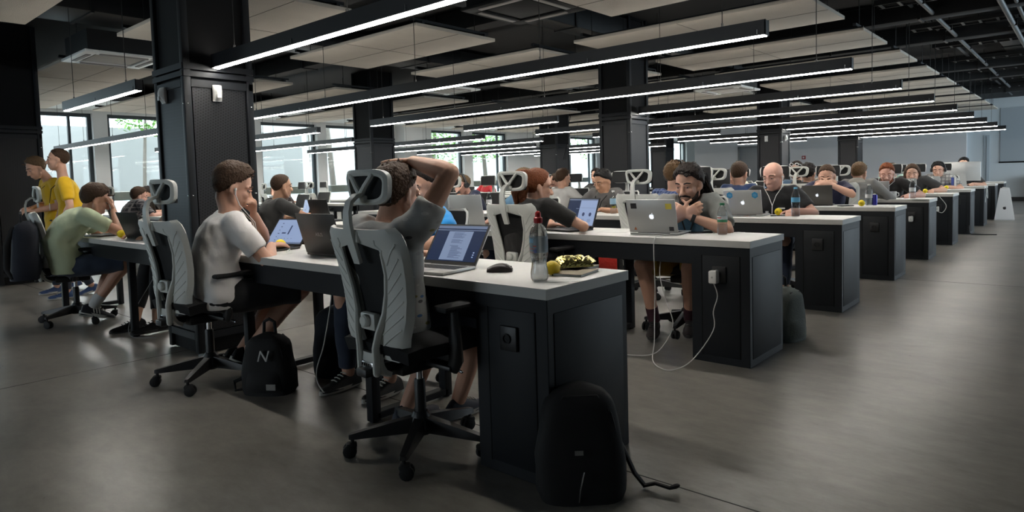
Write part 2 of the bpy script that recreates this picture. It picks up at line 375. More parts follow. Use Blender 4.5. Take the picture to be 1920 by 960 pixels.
# ---------------------------------------------------------------- outside
struct(MB().box((-17.9, 12.5, 1.0), (5.0, 44, .2)).build('ground_outside', mat('rubble_ground', (.26, .25, .22), .95, bump=.6, bscale=12, var=.25, vscale=5), smooth=False))
struct(MB().box((-20.0, 4.4, 2.0), (.5, 13.5, 1.9)).build('wall_outside', mat('street_concrete', (.28, .29, .295), .9, var=.10, vscale=1.2), smooth=False))
struct(MB().box((-25.0, 21.0, 3.2), (.5, 20, 5.0)).build('facade_outside', mat('street_plaster', (.30, .30, .29), .9, var=.06, vscale=.8), smooth=False))
M_leaf = mat('tree_leaves', (.16, .34, .08), .6, var=.45, vscale=8); M_bark = mat('tree_bark', (.15, .135, .12), .9, var=.25, vscale=9, bump=.5, bscale=30)
def leaf_crown(seed, c, r, n):
    rnd = random.Random(seed); mb = MB()
    for k in range(n):
        while True:
            d = Vector((rnd.uniform(-1, 1), rnd.uniform(-1, 1), rnd.uniform(-1, 1)))
            if .25 < d.length < 1: break
        p = Vector(c) + Vector((d.x * r[0], d.y * r[1], d.z * r[2])); s_ = rnd.uniform(.05, .11)
        a = Vector((rnd.uniform(-1, 1), rnd.uniform(-1, 1), rnd.uniform(-.5, .5))).normalized(); b = a.cross(Vector((rnd.uniform(-1, 1), rnd.uniform(-1, 1), 1))).normalized()
        mb.add([p - a * s_, p + b * s_ * .5, p + a * s_, p - b * s_ * .5], [(0, 1, 2, 3)])
    return mb
_trees = [('slim young tree in front of the concrete wall outside', -18.4, 5.35, .05, 2.3, (0, .1), (.9, .75, .55), 420),
          ('leaning pale trunk outside the windows, first of the pair', -17.6, 10.25, .10, 3.3, (0, -.15), (.5, .45, .5), 320),
          ('leaning pale trunk outside the windows, second of the pair', -18.2, 11.35, .10, 3.3, (0, -.2), (.5, .45, .5), 320),
          ('thick grey tree trunk outside, left of the leaning pair', -19.0, 9.0, .16, 3.5, (0, -.05), (.5, .45, .5), 320),
          ('leafy tree seen through the middle windows', -17.4, 15.2, .09, 2.4, (0, .2), (1.0, 1.5, .9), 700),
          ('leafy tree seen through the windows near the second black column', -17.6, 18.4, .09, 2.6, (0, -.2), (.9, 1.5, .8), 620),
          ('leafy branches over the top of the concrete wall outside', -20.8, 2.6, .10, 3.0, (0, .2), (.6, 1.5, .6), 420),
          ('pale green tree seen through the far windows', -18, 27.0, .1, 2.8, (0, .2), (1.0, 1.8, .9), 520)]
for i, (lb, x, y, r, h, (dx, dy), cr, n) in enumerate(_trees):
    t_ = thing('tree', lb, 'tree', (x, y, 1.05), 0, 'trees outside the street windows')
    MB().tube([(0, 0, 0), (dx * .4, dy * .4, h * .35), (dx, dy, h * .75), (dx * 1.2, dy * 1.4, h)], [r, r * .9, r * .75, r * .45], 9).build('trunk', M_bark, t_)
    zc = h * .80 + .25 if i not in (4, 5, 7) else h * .62
    leaf_crown(i, (0, dy, zc), cr, n).build('crown', M_leaf, t_, False)

# ================================================================= columns
def column(x1, y0, label, ox=.50, oy=.50):
    x0 = x1 - ox; y1 = y0 + oy; cx, cy = (x0 + x1) / 2, (y0 + y1) / 2; zb = 1.93
    c = struct(MB().box((cx, cy, ZC / 2), (ox - .05, oy - .05, ZC - .02)).build('column', M_black, smooth=False))
    c['label'] = label
    fr = MB()
    for x in (x0 + .025, x1 - .025):
        for y in (y0 + .025, y1 - .025): fr.box((x, y, ZC / 2), (.05, .05, ZC - .02), 0, .006)
    fr.build('corner_post', M_steel, c)
    bd = MB()
    for z, hh in ((zb - .01, .035), (zb + .04, .04), (zb - .07, .05), (.13, .05)):
        e = .004 if z > zb - .05 and z > 1 else -.006
        bd.box((cx, y0 + .01 - e, z), (ox + 2 * e - .09 if z < zb - .05 else ox, .03, hh)); bd.box((cx, y1 - .01 + e, z), (ox, .03, hh))
        bd.box((x1 - .01 + e, cy, z), (.03, oy + 2 * e - .09 if z < zb - .05 else oy, hh)); bd.box((x0 + .01 - e, cy, z), (.03, oy, hh))
    bd.build('band', M_steel, c, False)
    cl = MB(); zz = (zb - .09 + .16) / 2; hh = zb - .09 - .16
    cl.box((cx, y0 + .018, zz), (ox - .12, .012, hh)); cl.box((x1 - .018, cy, zz), (.012, oy - .12, hh)); cl.box((x0 + .018, cy, zz), (.012, oy - .12, hh)); cl.box((cx, y1 - .018, zz), (ox - .12, .012, hh))
    cl.build('cladding', M_perf, c, False)
    sc = MB()
    for x, y in ((x1 - .02, y0 + .0), (x1, y0 + .02), (x1, y1 - .02)):
        for z in (.5, 1.1, 1.72): sc.ell((x, y, z), (.006, .006, .006), n=6)
    sc.build('bolt', M_chrome, c)
    return c
CX1, CX2 = -3.1, -8.65
for k, lb in ((0, 'nearest black clad column, between the first two desk blocks'), (1, 'second black column of the nearer line'), (2, 'third black column, behind the bald man'), (3, 'farthest black column of the nearer line')):
    column(CX1, .08 + 3 * D * k, lb, .49, .49)
for k, lb in ((0, 'black column at the left edge of the room'), (1, 'black column behind the raised arm'), (2, 'third black column of the line by the windows'), (3, 'farthest black column of the line by the windows')):
    column(CX2, .08 + 3 * D * k, lb, .55, .55)
# motion sensors on columns
def sensor(loc, rz, label):
    s_ = thing('wall_sensor', label, 'sensor', loc, rz, 'white motion sensors on columns')
    G = []
    for i in range(7):
        z = .055 - .11 * i / 6; bow = .036 * (1 - (abs(i - 2.5) / 3.6) ** 2)
        G.append([(x, -(.012 + bow * (1 - (x / .034) ** 4)), z) for x in (-.032, -.028, -.015, 0, .015, .028, .032)])
    MB().shell(G, .008).build('cover', M_ivory, s_); MB().box((0, -.008, 0), (.06, .016, .112), 0, .004).build('back_plate', M_white, s_)
    MB().box((0, -.046, -.02), (.03, .006, .03), 0, .003).build('lens', M_white, s_)
sensor((-3.106, .30, 1.80), R(90), 'white motion sensor on the lit face of the nearest column')
sensor((-3.42, .086, 1.80), 0, 'white motion sensor on the shaded face of the nearest column')
sensor((-3.40, 11.53, 1.80), 0, 'white sensor on the left face of the column behind the bald man')
sensor((-3.10, 11.72, 1.80), R(90), 'white sensor on the right face of the column behind the bald man')

# ================================================================= ceiling panels and services
def panel(x0, x1, y0, y1, label, z=2.68):
    p = thing('acoustic_panel', label, 'ceiling panel', ((x0 + x1) / 2, (y0 + y1) / 2, z), 0, 'acoustic panels hung under the black ceiling')
    MB().box((0, 0, .02), (x1 - x0, y1 - y0, .035), 0, .004).build('board', M_acou, p)
    sm = MB(); nx = max(1, round((x1 - x0) / 1.2))
    for i in range(1, nx): sm.box((-(x1 - x0) / 2 + (x1 - x0) * i / nx, 0, .0015), (.004, y1 - y0, .003))
    sm.box((0, 0, .0015), (x1 - x0, .004, .003)); sm.build('seam', mat('panel_seam', (.10, .09, .075), .9), p, False)
    rl = MB()
    for y in (-(y1 - y0) / 2 + .12, (y1 - y0) / 2 - .12): rl.box((0, y, .055), (x1 - x0 - .06, .035, .04))
    for x in (-(x1 - x0) / 2 + .1, (x1 - x0) / 2 - .1): rl.box((x, 0, .09), (.035, y1 - y0 - .04, .03))
    rl.build('hanger_rail', M_steel, p, False)
    for x in (-(x1 - x0) / 2 + .1, (x1 - x0) / 2 - .1):
        for y in (-.35, .35): MB().tube([(x, y, .08), (x, y, ZC - z)], .004, 6).build('hanger_rod', M_wire, p)
ORD = ['first', 'second', 'third', 'fourth', 'fifth', 'sixth', 'seventh', 'eighth', 'ninth', 'tenth', 'eleventh', 'twelfth', 'thirteenth', 'fourteenth']
for k in range(-1, 11):
    y0 = .635 + D * k; y1 = y0 + 1.15
    panel(-2.03 if k == 1 else -3.02, -.44, y0, y1, 'beige ceiling panel over the desks by the aisle, %s from the camera' % ORD[k + 1])
    panel(-5.88, -3.55, y0, y1, 'beige ceiling panel over the middle desks, %s from the camera' % ORD[k + 1])
    panel(-13.0, -7.75, y0, y1, 'long beige ceiling panel over the desks by the windows, %s from the camera' % ORD[k + 1])
def duct(label, x0, x1, y0, y1, z0, z1, name='ventilation_duct', m=None):
    d = thing(name, label, 'duct', ((x0 + x1) / 2, (y0 + y1) / 2, (z0 + z1) / 2), 0, 'black ducts and beams under the ceiling')
    mb = MB().box((0, 0, 0), (x1 - x0, y1 - y0, z1 - z0), 0, .01); mb.build('casing', m or M_duct, d)
    lx, ly = x1 - x0, y1 - y0; n = max(2, int(max(lx, ly) / 1.5))
    for i in range(n + 1):
        fl = MB().box((-lx / 2 + lx * i / n, 0, 0), (.03, ly + .03, z1 - z0 + .03)) if lx > ly else MB().box((0, -ly / 2 + ly * i / n, 0), (lx + .03, .03, z1 - z0 + .03))
        fl.build('flange', M_duct, d, False)
duct('dark main duct running between the aisle panels and the middle panels', -3.42, -3.12, -3, 23, 2.92, 3.2)
duct('dark duct running over the gap beside the middle panels', -6.75, -6.1, -4, 23, 2.95, 3.2)
for i, y in enumerate((2.18, 4.05, 7.85, 9.75, 13.6, 15.5, 19.2)):
    duct('black cross beam above the lamps, %s from the camera' % ORD[i], -14.0, 1.4, y - .12, y + .12, 2.98, 3.22, 'ceiling_beam', M_ceil)
duct('wide dark duct above the open aisle', .35, .62, -2, 23, 3.12, 3.24)
duct('broad dark duct over the far side of the aisle', 2.0, 2.8, -2, 23, 2.9, 3.2)
for i, (x, z, r) in enumerate(((.0, 3.02, .025), (.70, 2.97, .03), (.82, 3.0, .02), (-.22, 3.14, .02))):
    p = thing('ceiling_pipe', ['grey conduit running down the ceiling edge toward the far wall', 'grey conduit over the aisle at the right edge', 'thin conduit beside the right edge conduit', 'thin conduit tight against the ceiling over the aisle panels'][i], 'pipe', (x, 0, z), 0, 'conduits over the aisle')
    MB().tube([(0, -4, 0), (0, 18.2 if i == 0 else 22, 0)], r, 10).build('tube', M_pipe, p)
    for y in range(-3, 18, 2):
        MB().box((0, y, r * .4), (r * 3, .03, r * 2.6)).build('clip', M_duct, p, False); MB().tube([(0, y, r), (0, y, ZC - z)], .005, 6).build('hanger_rod', M_wire, p)
rnd = random.Random(4)
for i in range(9):
    y = 3.2 + i * 1.9
    p = thing('cable_tray', 'perforated cable tray crossing the aisle ceiling, %s from the camera' % ORD[i], 'cable tray', (.75, y, 3.04), 0, 'cable trays over the aisle')
    mb = MB()
    for dy in (-.12, .12): mb.box((0, dy, .03), (2.4, .012, .06))
    for j in range(13): mb.box((-1.15 + j * .19, 0, .006), (.03, .24, .012))
    mb.build('ladder', M_duct, p, False)
    for j in range(4): MB().tube([(-1.2, -.08 + j * .05, .025), (0, -.07 + j * .045, .02 + .01 * rnd.random()), (1.2, -.08 + j * .05, .025)], .010, 6).build('cable', M_rubber, p)
def cassette(x, y, z, label, m=M_white):
    c = thing('air_conditioner', label, 'air conditioner', (x, y, z), 0, 'ceiling cassettes')
    mb = MB(); s_ = .42
    for dx, dy, lx, ly in ((0, -s_ + .07, 2 * s_, .14), (0, s_ - .07, 2 * s_, .14), (-s_ + .07, 0, .14, 2 * s_ - .28), (s_ - .07, 0, .14, 2 * s_ - .28)): mb.box((dx, dy, .015), (lx, ly, .03), 0, .006)
    mb.build('panel', m, c)
    MB().box((0, 0, .02), (.50, .50, .02), 0, .004).build('grille', mat('cassette_grille', (.45, .43, .40), .7) if m is M_white else M_black, c)
    MB().box((0, 0, .15), (.76, .76, .22)).build('casing', M_duct, c)
    for dx, dy, lx, ly in ((0, -s_ + .085, .5, .05), (0, s_ - .085, .5, .05), (-s_ + .085, 0, .05, .5), (s_ - .085, 0, .05, .5)): MB().box((dx, dy, -.002), (lx, ly, .012), 0, .003).build('louvre', mat('louvre_grey', (.22, .20, .19), .6), c)
cassette(-7.15, 1.02, 2.66, 'white ceiling air conditioner cassette left of the nearest column')
cassette(-6.85, 6.05, 2.68, 'white ceiling air conditioner cassette beyond the second lamp row')
cassette(-3.28, 9.35, 2.56, 'white ceiling air conditioner cassette near the second column')
cassette(-2.55, 3.0, 2.72, 'black ceiling air conditioner between panels over the second lamp', M_black)
h = thing('flexible_hoses', 'bundle of black hoses curving down from the ceiling at the left column', 'hose', (-8.6, -.62, 0))
for i in range(4):
    dy = i * .06
    MB().tube([(.15, dy, 2.55), (.25, dy + .05, 2.75), (.7, dy + .15, 3.0), (1.5, dy + .25, 3.08), (2.6, dy + .3, 3.1)], .028, 8).build('hose', mat('ribbed_hose', (.03, .03, .032), .35), h)
h = thing('hanging_cables', 'black cables dangling beside the column by the windows', 'cable', (CX2 + .06, 11.75, 0))
for i in range(3): MB().tube([(0, .1 * i, 3.1), (.10 + .03 * i, .05 * i, 2.7), (.14 - .05 * i, .06, 2.2), (.05, .03 * i, 1.85), (-.02 + .04 * i, 0, 1.6)], .007, 6).build('cord', M_rubber, h)

# ================================================================= pendant lamps
def lamp(x0, x1, k, label):
    y = .295 + D * k; z = 1.96; L = x1 - x0
    o = thing('pendant_lamp', label, 'lamp', ((x0 + x1) / 2, y, z), 0, 'black linear pendant lamps')
    hb = MB().box((0, -.0275, .055), (L, .006, .09)).box((0, .0275, .055), (L, .006, .09))
    for s_ in (-1, 1): hb.box((s_ * (L / 2 - .003), 0, .052), (.006, .061, .09))
    hb.build('housing', M_house, o, False)
    MB().box((0, 0, .012), (L - .014, .036, .016)).build('diffuser', M_lamp, o, False)
    MB().box((0, 0, .094), (L - .014, .049, .006)).build('added_uplight', M_up, o, False)  # unseen glowing strip, added to throw light up at the panels
    n = max(2, round(L / 1.5) + 1)
    for i in range(n):
        x = -L / 2 + .28 + (L - .56) * i / (n - 1)
        MB().tube([(x, 0, .09), (x, 0, .10), (x, 0, .125), (x, 0, .126), (x, 0, ZC - z)], [.008, .008, .008, .003, .003 if i < n - 1 else .0045], 6).build('suspension_wire', M_wire, o)
    for x in [-L / 2 + L * i / n for i in range(1, n)] + [L / 2 - .05]: MB().box((x, -.032, .03), (.006, .004, .03)).build('joint_clip', M_chrome, o, False)
RN = ['nearest', 'second', 'third', 'fourth', 'fifth', 'sixth', 'seventh', 'eighth', 'ninth', 'tenth', 'eleventh']
for k in range(10):
    if k % 3 == 0:
        lamp(-3.08, 0, k, 'linear lamp from the column to the aisle over the %s desk row' % RN[k])
        lamp(-6.4, -4.45, k, 'short linear lamp beyond the column line over the %s desk row' % RN[k])
        if k: lamp(-14.2, -9.5, k, 'linear lamp by the windows over the %s desk row' % RN[k])
    else:
        lamp(-6.4, 0, k, 'long unbroken linear lamp over the %s desk row' % RN[k])
        lamp(-14.2, -7.75, k, 'linear lamp at the window side over the %s desk row' % RN[k])
# ================================================================= desks
def outlet(parent, x, y, z, s=-1):
    o = MB().box((x, y + s * .006, z), (.085, .012, .095), 0, .004).build('socket', M_blackpl, parent)
    MB().lathe([(.0, .0), (.020, .0), (.020, .006), (.015, .006), (.014, .001), (0, .001)], 14).xf(Matrix.Translation((x - .004, y + s * .012, z)) @ Matrix.Rotation(R(90) * (1 if s < 0 else -1), 4, 'X')).build('socket_ring', M_rubber, o)
def desk(x0, x1, k, label, ped=None):
    y0 = D * k; L = x1 - x0
    d = thing('bench_desk', label, 'desk', ((x0 + x1) / 2, y0 + W / 2, 0), 0, 'white topped bench desks in rows')
    MB().box((0, 0, H - .0205), (L - .004, W - .004, .041), 0, .002).build('table_top', [M_top], d)
    eb = MB().box((0, -W / 2, H - .0205), (L, .003, .0395)).box((0, W / 2, H - .0205), (L, .003, .0395)).box((-L / 2, 0, H - .0205), (.003, W, .0395)).box((L / 2, 0, H - .0205), (.003, W, .0395))
    eb.build('edge_band', M_edge, d, False)
    px = L / 2 - .005 if ped else None; PW = .363
    a0, a1 = -L / 2 + .02, (L / 2 - PW if ped else L / 2 - .02)
    for s in (-1, 1): MB().box(((a0 + a1) / 2, s * (W / 2 - .03), H - .041 - .058), (a1 - a0, .035, .11), 0, .003).build('beam', M_steel, d, False)
    for lx in ([-L / 2 + .52, L / 2 - .52] if not ped else [-L / 2 + .52, a1 - .75]):
        for s in (-1, 1): MB().box((lx, s * (W / 2 - .045), (H - .041) / 2 - .01), (.05, .05, H - .041 - .03), 0, .004).build('leg', M_steel, d)
        MB().box((lx, 0, .03), (.05, W - .10, .035), 0, .004).build('foot_bar', M_steel, d, False); 
        for s in (-1, 1): MB().lathe([(.0, 0), (.022, 0), (.022, .012), (.012, .014), (.010, .035), (0, .035)], 12, c=(lx, s * (W / 2 - .045), 0)).build('levelling_foot', M_blackpl, d)
    MB().box(((a0 + a1) / 2, 0, H - .075), (a1 - a0 - .06, .18, .03), 0, .004).build('cable_tray', M_black, d, False)
    if ped:
        c = MB().box((px - PW / 2, 0, (H - .041) / 2), (PW, W - .016, H - .041), 0, .003).build('pedestal', M_ped, d, False)
        for s in (-1, 1):
            MB().box((px - PW / 2 + .005, s * (W / 2 - .010), (H - .041) / 2 - .005), (PW - .13, .010, H - .041 - .10), 0, .003).build('cabinet_panel', M_ped, c)
            gp = MB()
            for sx in (-1, 1): gp.box((px - PW / 2 + .005 + sx * (PW - .126) / 2, s * (W / 2 - .007), (H - .041) / 2 - .005), (.004, .004, H - .041 - .095))
            gp.build('panel_gap', M_black, c, False)
            outlet(c, px - PW / 2 - .0, s * (W / 2 - .004), .545, s)
        MB().box((px - .001, 0, (H - .041) / 2 - .005), (.008, W - .09, H - .041 - .10), 0, .003).build('end_panel', M_ped, c)
    return d
for k in range(10): desk(-2.82, 0, k, 'bench desk with graphite end cabinet by the aisle, %s row from the camera' % RN[k], True)
for k in range(10): desk(-6.4, -3.62, k, 'bench desk on open steel legs beyond the columns, %s row from the camera' % RN[k])
for k in range(1, 10): desk(-13.6, -9.35 if k % 3 == 0 else -8.35, k, 'bench desk at the window side, %s row from the camera' % RN[k])

# ================================================================= office chair (faces +y)
def back_y(x, z):
    t = (z - .44) / .52
    return -.235 - .035 * sin(pi * min(1, max(0, t))) * -1 - .05 * t + .55 * x * x + (.03 if t < .2 else 0) * (1 - t / .2)
def chair_shape():
    c = thing('office_chair', '', 'chair', (0, 0, 0), 0, 'ergonomic office chairs')
    b = MB().lathe([(0, .075), (.045, .075), (.05, .10), (.042, .15), (.03, .17), (0, .17)], 16)
    for i in range(5):
        a = R(20 + 72 * i); ca, sa = cos(a), sin(a)
        rg = []
        for t, hw, z0, z1 in ((.03, .028, .085, .15), (.12, .025, .083, .135), (.22, .021, .080, .115), (.295, .018, .078, .100), (.305, .012, .080, .096)):
            rg.append([Vector((ca * t - sa * q * hw, sa * t + ca * q * hw, z)) for q, z in ((-1, z0), (1, z0), (.7, z1), (-.7, z1))])
        b.loft(rg)
    b.build('star_base', M_blackpl, c)
    for i in range(5):
        a = R(20 + 72 * i); sw = a + 1.2 + i * 1.7; m = Matrix.Translation((cos(a) * .29, sin(a) * .29, 0)) @ Matrix.Rotation(sw, 4, 'Z')
        ca = MB()
        for s in (-1, 1): ca.lathe([(0, -.009), (.024, -.009), (.029, -.006), (.029, .006), (.024, .009), (0, .009)], 14).xf(Matrix.Identity(4))
        ca = MB()
        for s in (-1, 1):
            q = MB().lathe([(0, -.009), (.024, -.009), (.029, -.006), (.029, .006), (.024, .009), (0, .009)], 14); q.xf(Matrix.Translation((.012, s * .014, .029)) @ Matrix.Rotation(R(90), 4, 'X')); ca.add(q.v, q.f)
        q = MB().box((.004, 0, .05), (.045, .045, .026), 0, .01).tube([(0, 0, .05), (0, 0, .085)], .008, 8); ca.add(q.v, q.f); ca.xf(m); ca.build('caster', M_rubber, c)
    MB().lathe([(0, .15), (.024, .15), (.024, .30), (.020, .31), (.014, .31), (.014, .385), (0, .385)], 16, 0).build('gas_lift', [M_blackpl], c)
    MB().lathe([(.0145, .31), (.0145, .385)], 16, cap=False).build('lift_rod', M_chrome, c)
    mc = MB().box((0, -.02, .39), (.17, .26, .05), 0, .012).box((0, -.20, .40), (.07, .18, .035), 0, .008); mc.build('mechanism', M_blackpl, c)
    MB().tube([(.08, .02, .385), (.20, .04, .375), (.23, .04, .37)], .006, 8).build('lever', M_chrome, c)
    G = []
    for i in range(9):
        v = -1 + 2 * i / 8; row = []
        for j in range(9):
            u = -1 + 2 * j / 8; k = (1 - .10 * v * v) 
            row.append((u * .235 * k * (1 - .04 * (v > .5)), v * .225 * (1 - .07 * u * u), .470 + .012 * (1 - u * u) * (1 - v * v) - .045 * max(0, v - .55) ** 1.5 - .012 * (abs(u) ** 6 + abs(v) ** 6)))
        G.append(row)
    MB().shell(G, .055).build('seat', M_seat, c)
    # armrests
    for s in (-1, 1):
        a = MB().box((s * .16, -.02, .405), (.20, .06, .02), 0, .006).tube([(s * .25, -.02, .405), (s * .268, -.02, .44), (s * .272, -.025, .52), (s * .272, -.03, .64)], [.020, .024, .022, .018], 10, flat=1.5)
        ar = a.build('armrest', M_blackpl, c)
        MB().box((s * .272, .02, .655), (.085, .25, .026), 0, .012).build('arm_pad', M_rubber, ar)
    # back shell: two ribbed wings joined by top bar and foot, curved
    lv = [(.975, .205, .0), (.955, .232, .0), (.925, .240, .02), (.90, .240, .130), (.85, .236, .140), (.78, .230, .128), (.70, .222, .108), (.62, .212, .088), (.55, .196, .066), (.50, .182, .05), (.47, .165, .045), (.455, .150, .045)]
    fr = MB()
    for s in (-1, 1):
        G = []
        for z, xo, xi in lv:
            G.append([(s * (xi + (xo - xi) * t), back_y(xi + (xo - xi) * t, z) + .02 * (t > .98) - .006 * sin(pi * t), z) for t in (0, .12, .3, .5, .7, .88, 1)])
        fr.shell(G if s < 0 else [r[::-1] for r in G], .014)
    sh = fr.build('back_shell', M_chairpl, c)
    for s in (-1, 1):
        rb = MB()
        for zi in range(8):
            z0 = .50 + zi * .056; pts = []
            for t in range(5):
                u = t / 4; z = z0 + .085 * u
                xo = np.interp(-z, [-q[0] for q in lv], [q[1] for q in lv]); xi = np.interp(-z, [-q[0] for q in lv], [q[2] for q in lv])
                x = xi + .018 + (xo - xi - .034) * u
                if z > .945: break
                pts.append((s * x, back_y(x, z) - .0065 - .006 * sin(pi * (x - xi) / max(.01, xo - xi)) - .008, z))
            if len(pts) > 2: rb.tube(pts, .0035, 6, dome=False)
        rb.build('rib', M_chairpl, sh)
    G = []
    for z in (.965, .90, .82, .74, .66, .58, .50, .45):
        xo = np.interp(-z, [-q[0] for q in lv], [q[1] for q in lv]) - .004
        G.append([(xo * u, back_y(xo * u, z) + .022, z) for u in (-1, -.75, -.5, -.25, 0, .25, .5, .75, 1)])
    MB().shell(G, -.008).build('back_mesh', M_mesh, c)
    # spine: foot plate, window, lumbar block with knob
    sp = MB()
    for s in (-1, 1):
        pts = []
        for z in (.93, .88, .80, .72, .64, .56, .50, .45, .40):
            xi = float(np.interp(-z, [-q[0] for q in lv], [q[2] for q in lv])) if z < .9 else .13 + (z - .88) * .6
            pts.append((s * (max(xi, .052) + .004), back_y(xi, max(z, .45)) - .010 - .035 * max(0, min(1, (.66 - z) / .2)), z))
        sp.tube(pts, [.006, .010, .012, .013, .014, .015, .016, .017, .016], 8, flat=.8)
    G = []
    for z, hw, dy in ((.475, .070, -.040), (.44, .072, -.050), (.41, .068, -.050), (.385, .058, -.038), (.365, .045, -.010)):
        G.append([(hw * u, back_y(0, z) + dy + .012 * u * u, z) for u in (-1, -.6, -.2, .2, .6, 1)])
    sp.shell(G, .02).box((0, back_y(0, .6) - .012, .60), (.10, .035, .07), 0, .01)
    sp.tube([(0, back_y(0, .4) + .01, .40), (0, -.16, .40), (0, -.08, .395)], [.02, .022, .02], 8)
    sn = sp.build('spine', M_chairpl, c)
    MB().lathe([(0, 0), (.024, 0), (.026, .006), (.026, .016), (.020, .022), (0, .022)], 16).xf(Matrix.Translation((0, back_y(0, .6) - .028, .605)) @ Matrix.Rotation(R(90), 4, 'X')).build('lumbar_knob', M_chairpl, sn)
    bd = MB().box((0, back_y(0, .425) - .057, .428), (.082, .008, .022), 0, .003).build('badge', M_chrome, sn)
    dk = MB()
    for i, wd in enumerate((.006, .010, .005, .008, .004)): dk.box((-.03 + i * .015, back_y(0, .425) - .0615, .428), (wd, .002, .012))
    dk.build('badge_mark', M_black, bd, False)
    # headrest
    st = MB()
    G = [[(u * hw, y, z) for u in (-1, -.5, 0, .5, 1)] for z, y, hw in ((.84, back_y(0, .84) - .020, .020), (.90, back_y(0, .9) - .022, .024), (.96, back_y(0, .96) - .022, .027), (1.0, back_y(0, .98) - .024, .022), (1.04, back_y(0, 1.0) - .022, .020), (1.075, back_y(0, 1.0) - .012, .019), (1.095, back_y(0, 1.0) + .012, .018), (1.10, back_y(0, 1.0) + .035, .018))]
    st.shell(G, .016); st.box((0, back_y(0, .955) - .012, .945), (.075, .022, .05), 0, .008); st.build('headrest_stem', M_chairpl, c)
    yh = back_y(0, 1.0) + .045
    def hy(x, z): return yh + 1.5 * x * x - .10 * (z - 1.13) ** 1
    oo = []; ii = []; N = 36
    for i in range(N):
        a = 2 * pi * i / N; e = .42
        cx_, sz = cos(a), sin(a); x = (abs(cx_) ** e) * (1 if cx_ > 0 else -1); z = (abs(sz) ** .55) * (1 if sz > 0 else -1)
        hw = .138 + .010 * z; oo.append((hw * x, 1.135 + .070 * z)); ii.append(((hw - .026) * x, 1.133 + .047 * z))
    hr = MB(); rg = []
    for i in range(N):
        (x0, z0), (x1, z1) = oo[i], ii[i]; th = .013
        rg.append([(x0, hy(x0, z0) + th, z0), (x0, hy(x0, z0) - th * .6, z0), ((x0 + x1) / 2, hy((x0 + x1) / 2, z0) - th, (z0 + z1) / 2), (x1, hy(x1, z1) - th * .5, z1), (x1, hy(x1, z1) + th, z1)])
    rg.append(rg[0]); hr.loft(rg, 0, cap=False)
    for s in (-1, 1): hr.tube([(0, hy(0, 1.12) - .012, 1.105), (s * .03, hy(.03, 1.14) - .012, 1.138), (s * .072, hy(.07, 1.175) - .008, 1.182)], [.013, .011, .010], 8)
    hr.box((0, hy(0, 1.08) - .010, 1.088), (.05, .02, .03), 0, .006)
    hd = hr.build('headrest_frame', M_chairpl, c)
    G = [[((.138 - .007) * u * (1 - .06 * abs(v) ** 3), hy((.138 - .018) * u, 1.133 + .05 * v) + .013, 1.134 + .063 * v) for u in (-1, -.8, -.4, 0, .4, .8, 1)] for v in (-1, -.5, 0, .5, 1)]
    MB().shell(G, -.007).build('headrest_mesh', M_mesh, hd)
    return c
CH = chair_shape(); _chair_used = [False]
def chair(x, y, rz, label):
    if not _chair_used[0]:
        _chair_used[0] = True; CH.location = (x, y, 0); CH.rotation_euler = (0, 0, rz); CH['label'] = label; return CH
    return dup(CH, (x, y, 0), rz, label)

# ================================================================= laptops (user at -y, screen faces -y)
M_silver_lid = M_alu
def apple(parent, M, m, s=.034):
    out = []
    for i in range(28):
        a = 2 * pi * i / 28; r = .5 + .03 * cos(3 * a - pi / 2) ; x = r * cos(a) * .98; y = r * sin(a)
        if y > .30: y -= .09 * max(0, 1 - abs(x) / .22)
        if y < -.36: y += .07 * max(0, 1 - abs(x) / .16)
        dx, dy = x - .58, y - .08
        if dx * dx + dy * dy < .052: 
            q = math.atan2(dy, dx); x, y = .58 + .228 * cos(q), .08 + .228 * sin(q)
        out.append((x * s, y * s))
    mb = MB().prism(out, (0, 0, 0), (1, 0, 0), (0, 1, 0), .0006)
    mb.prism([(.02 * s, .50 * s), (.06 * s, .64 * s), (.20 * s, .76 * s), (.22 * s, .72 * s), (.18 * s, .58 * s)], (0, 0, 0), (1, 0, 0), (0, 1, 0), .0006)
    mb.xf(M); return mb.build('lid_logo', m, parent, False)
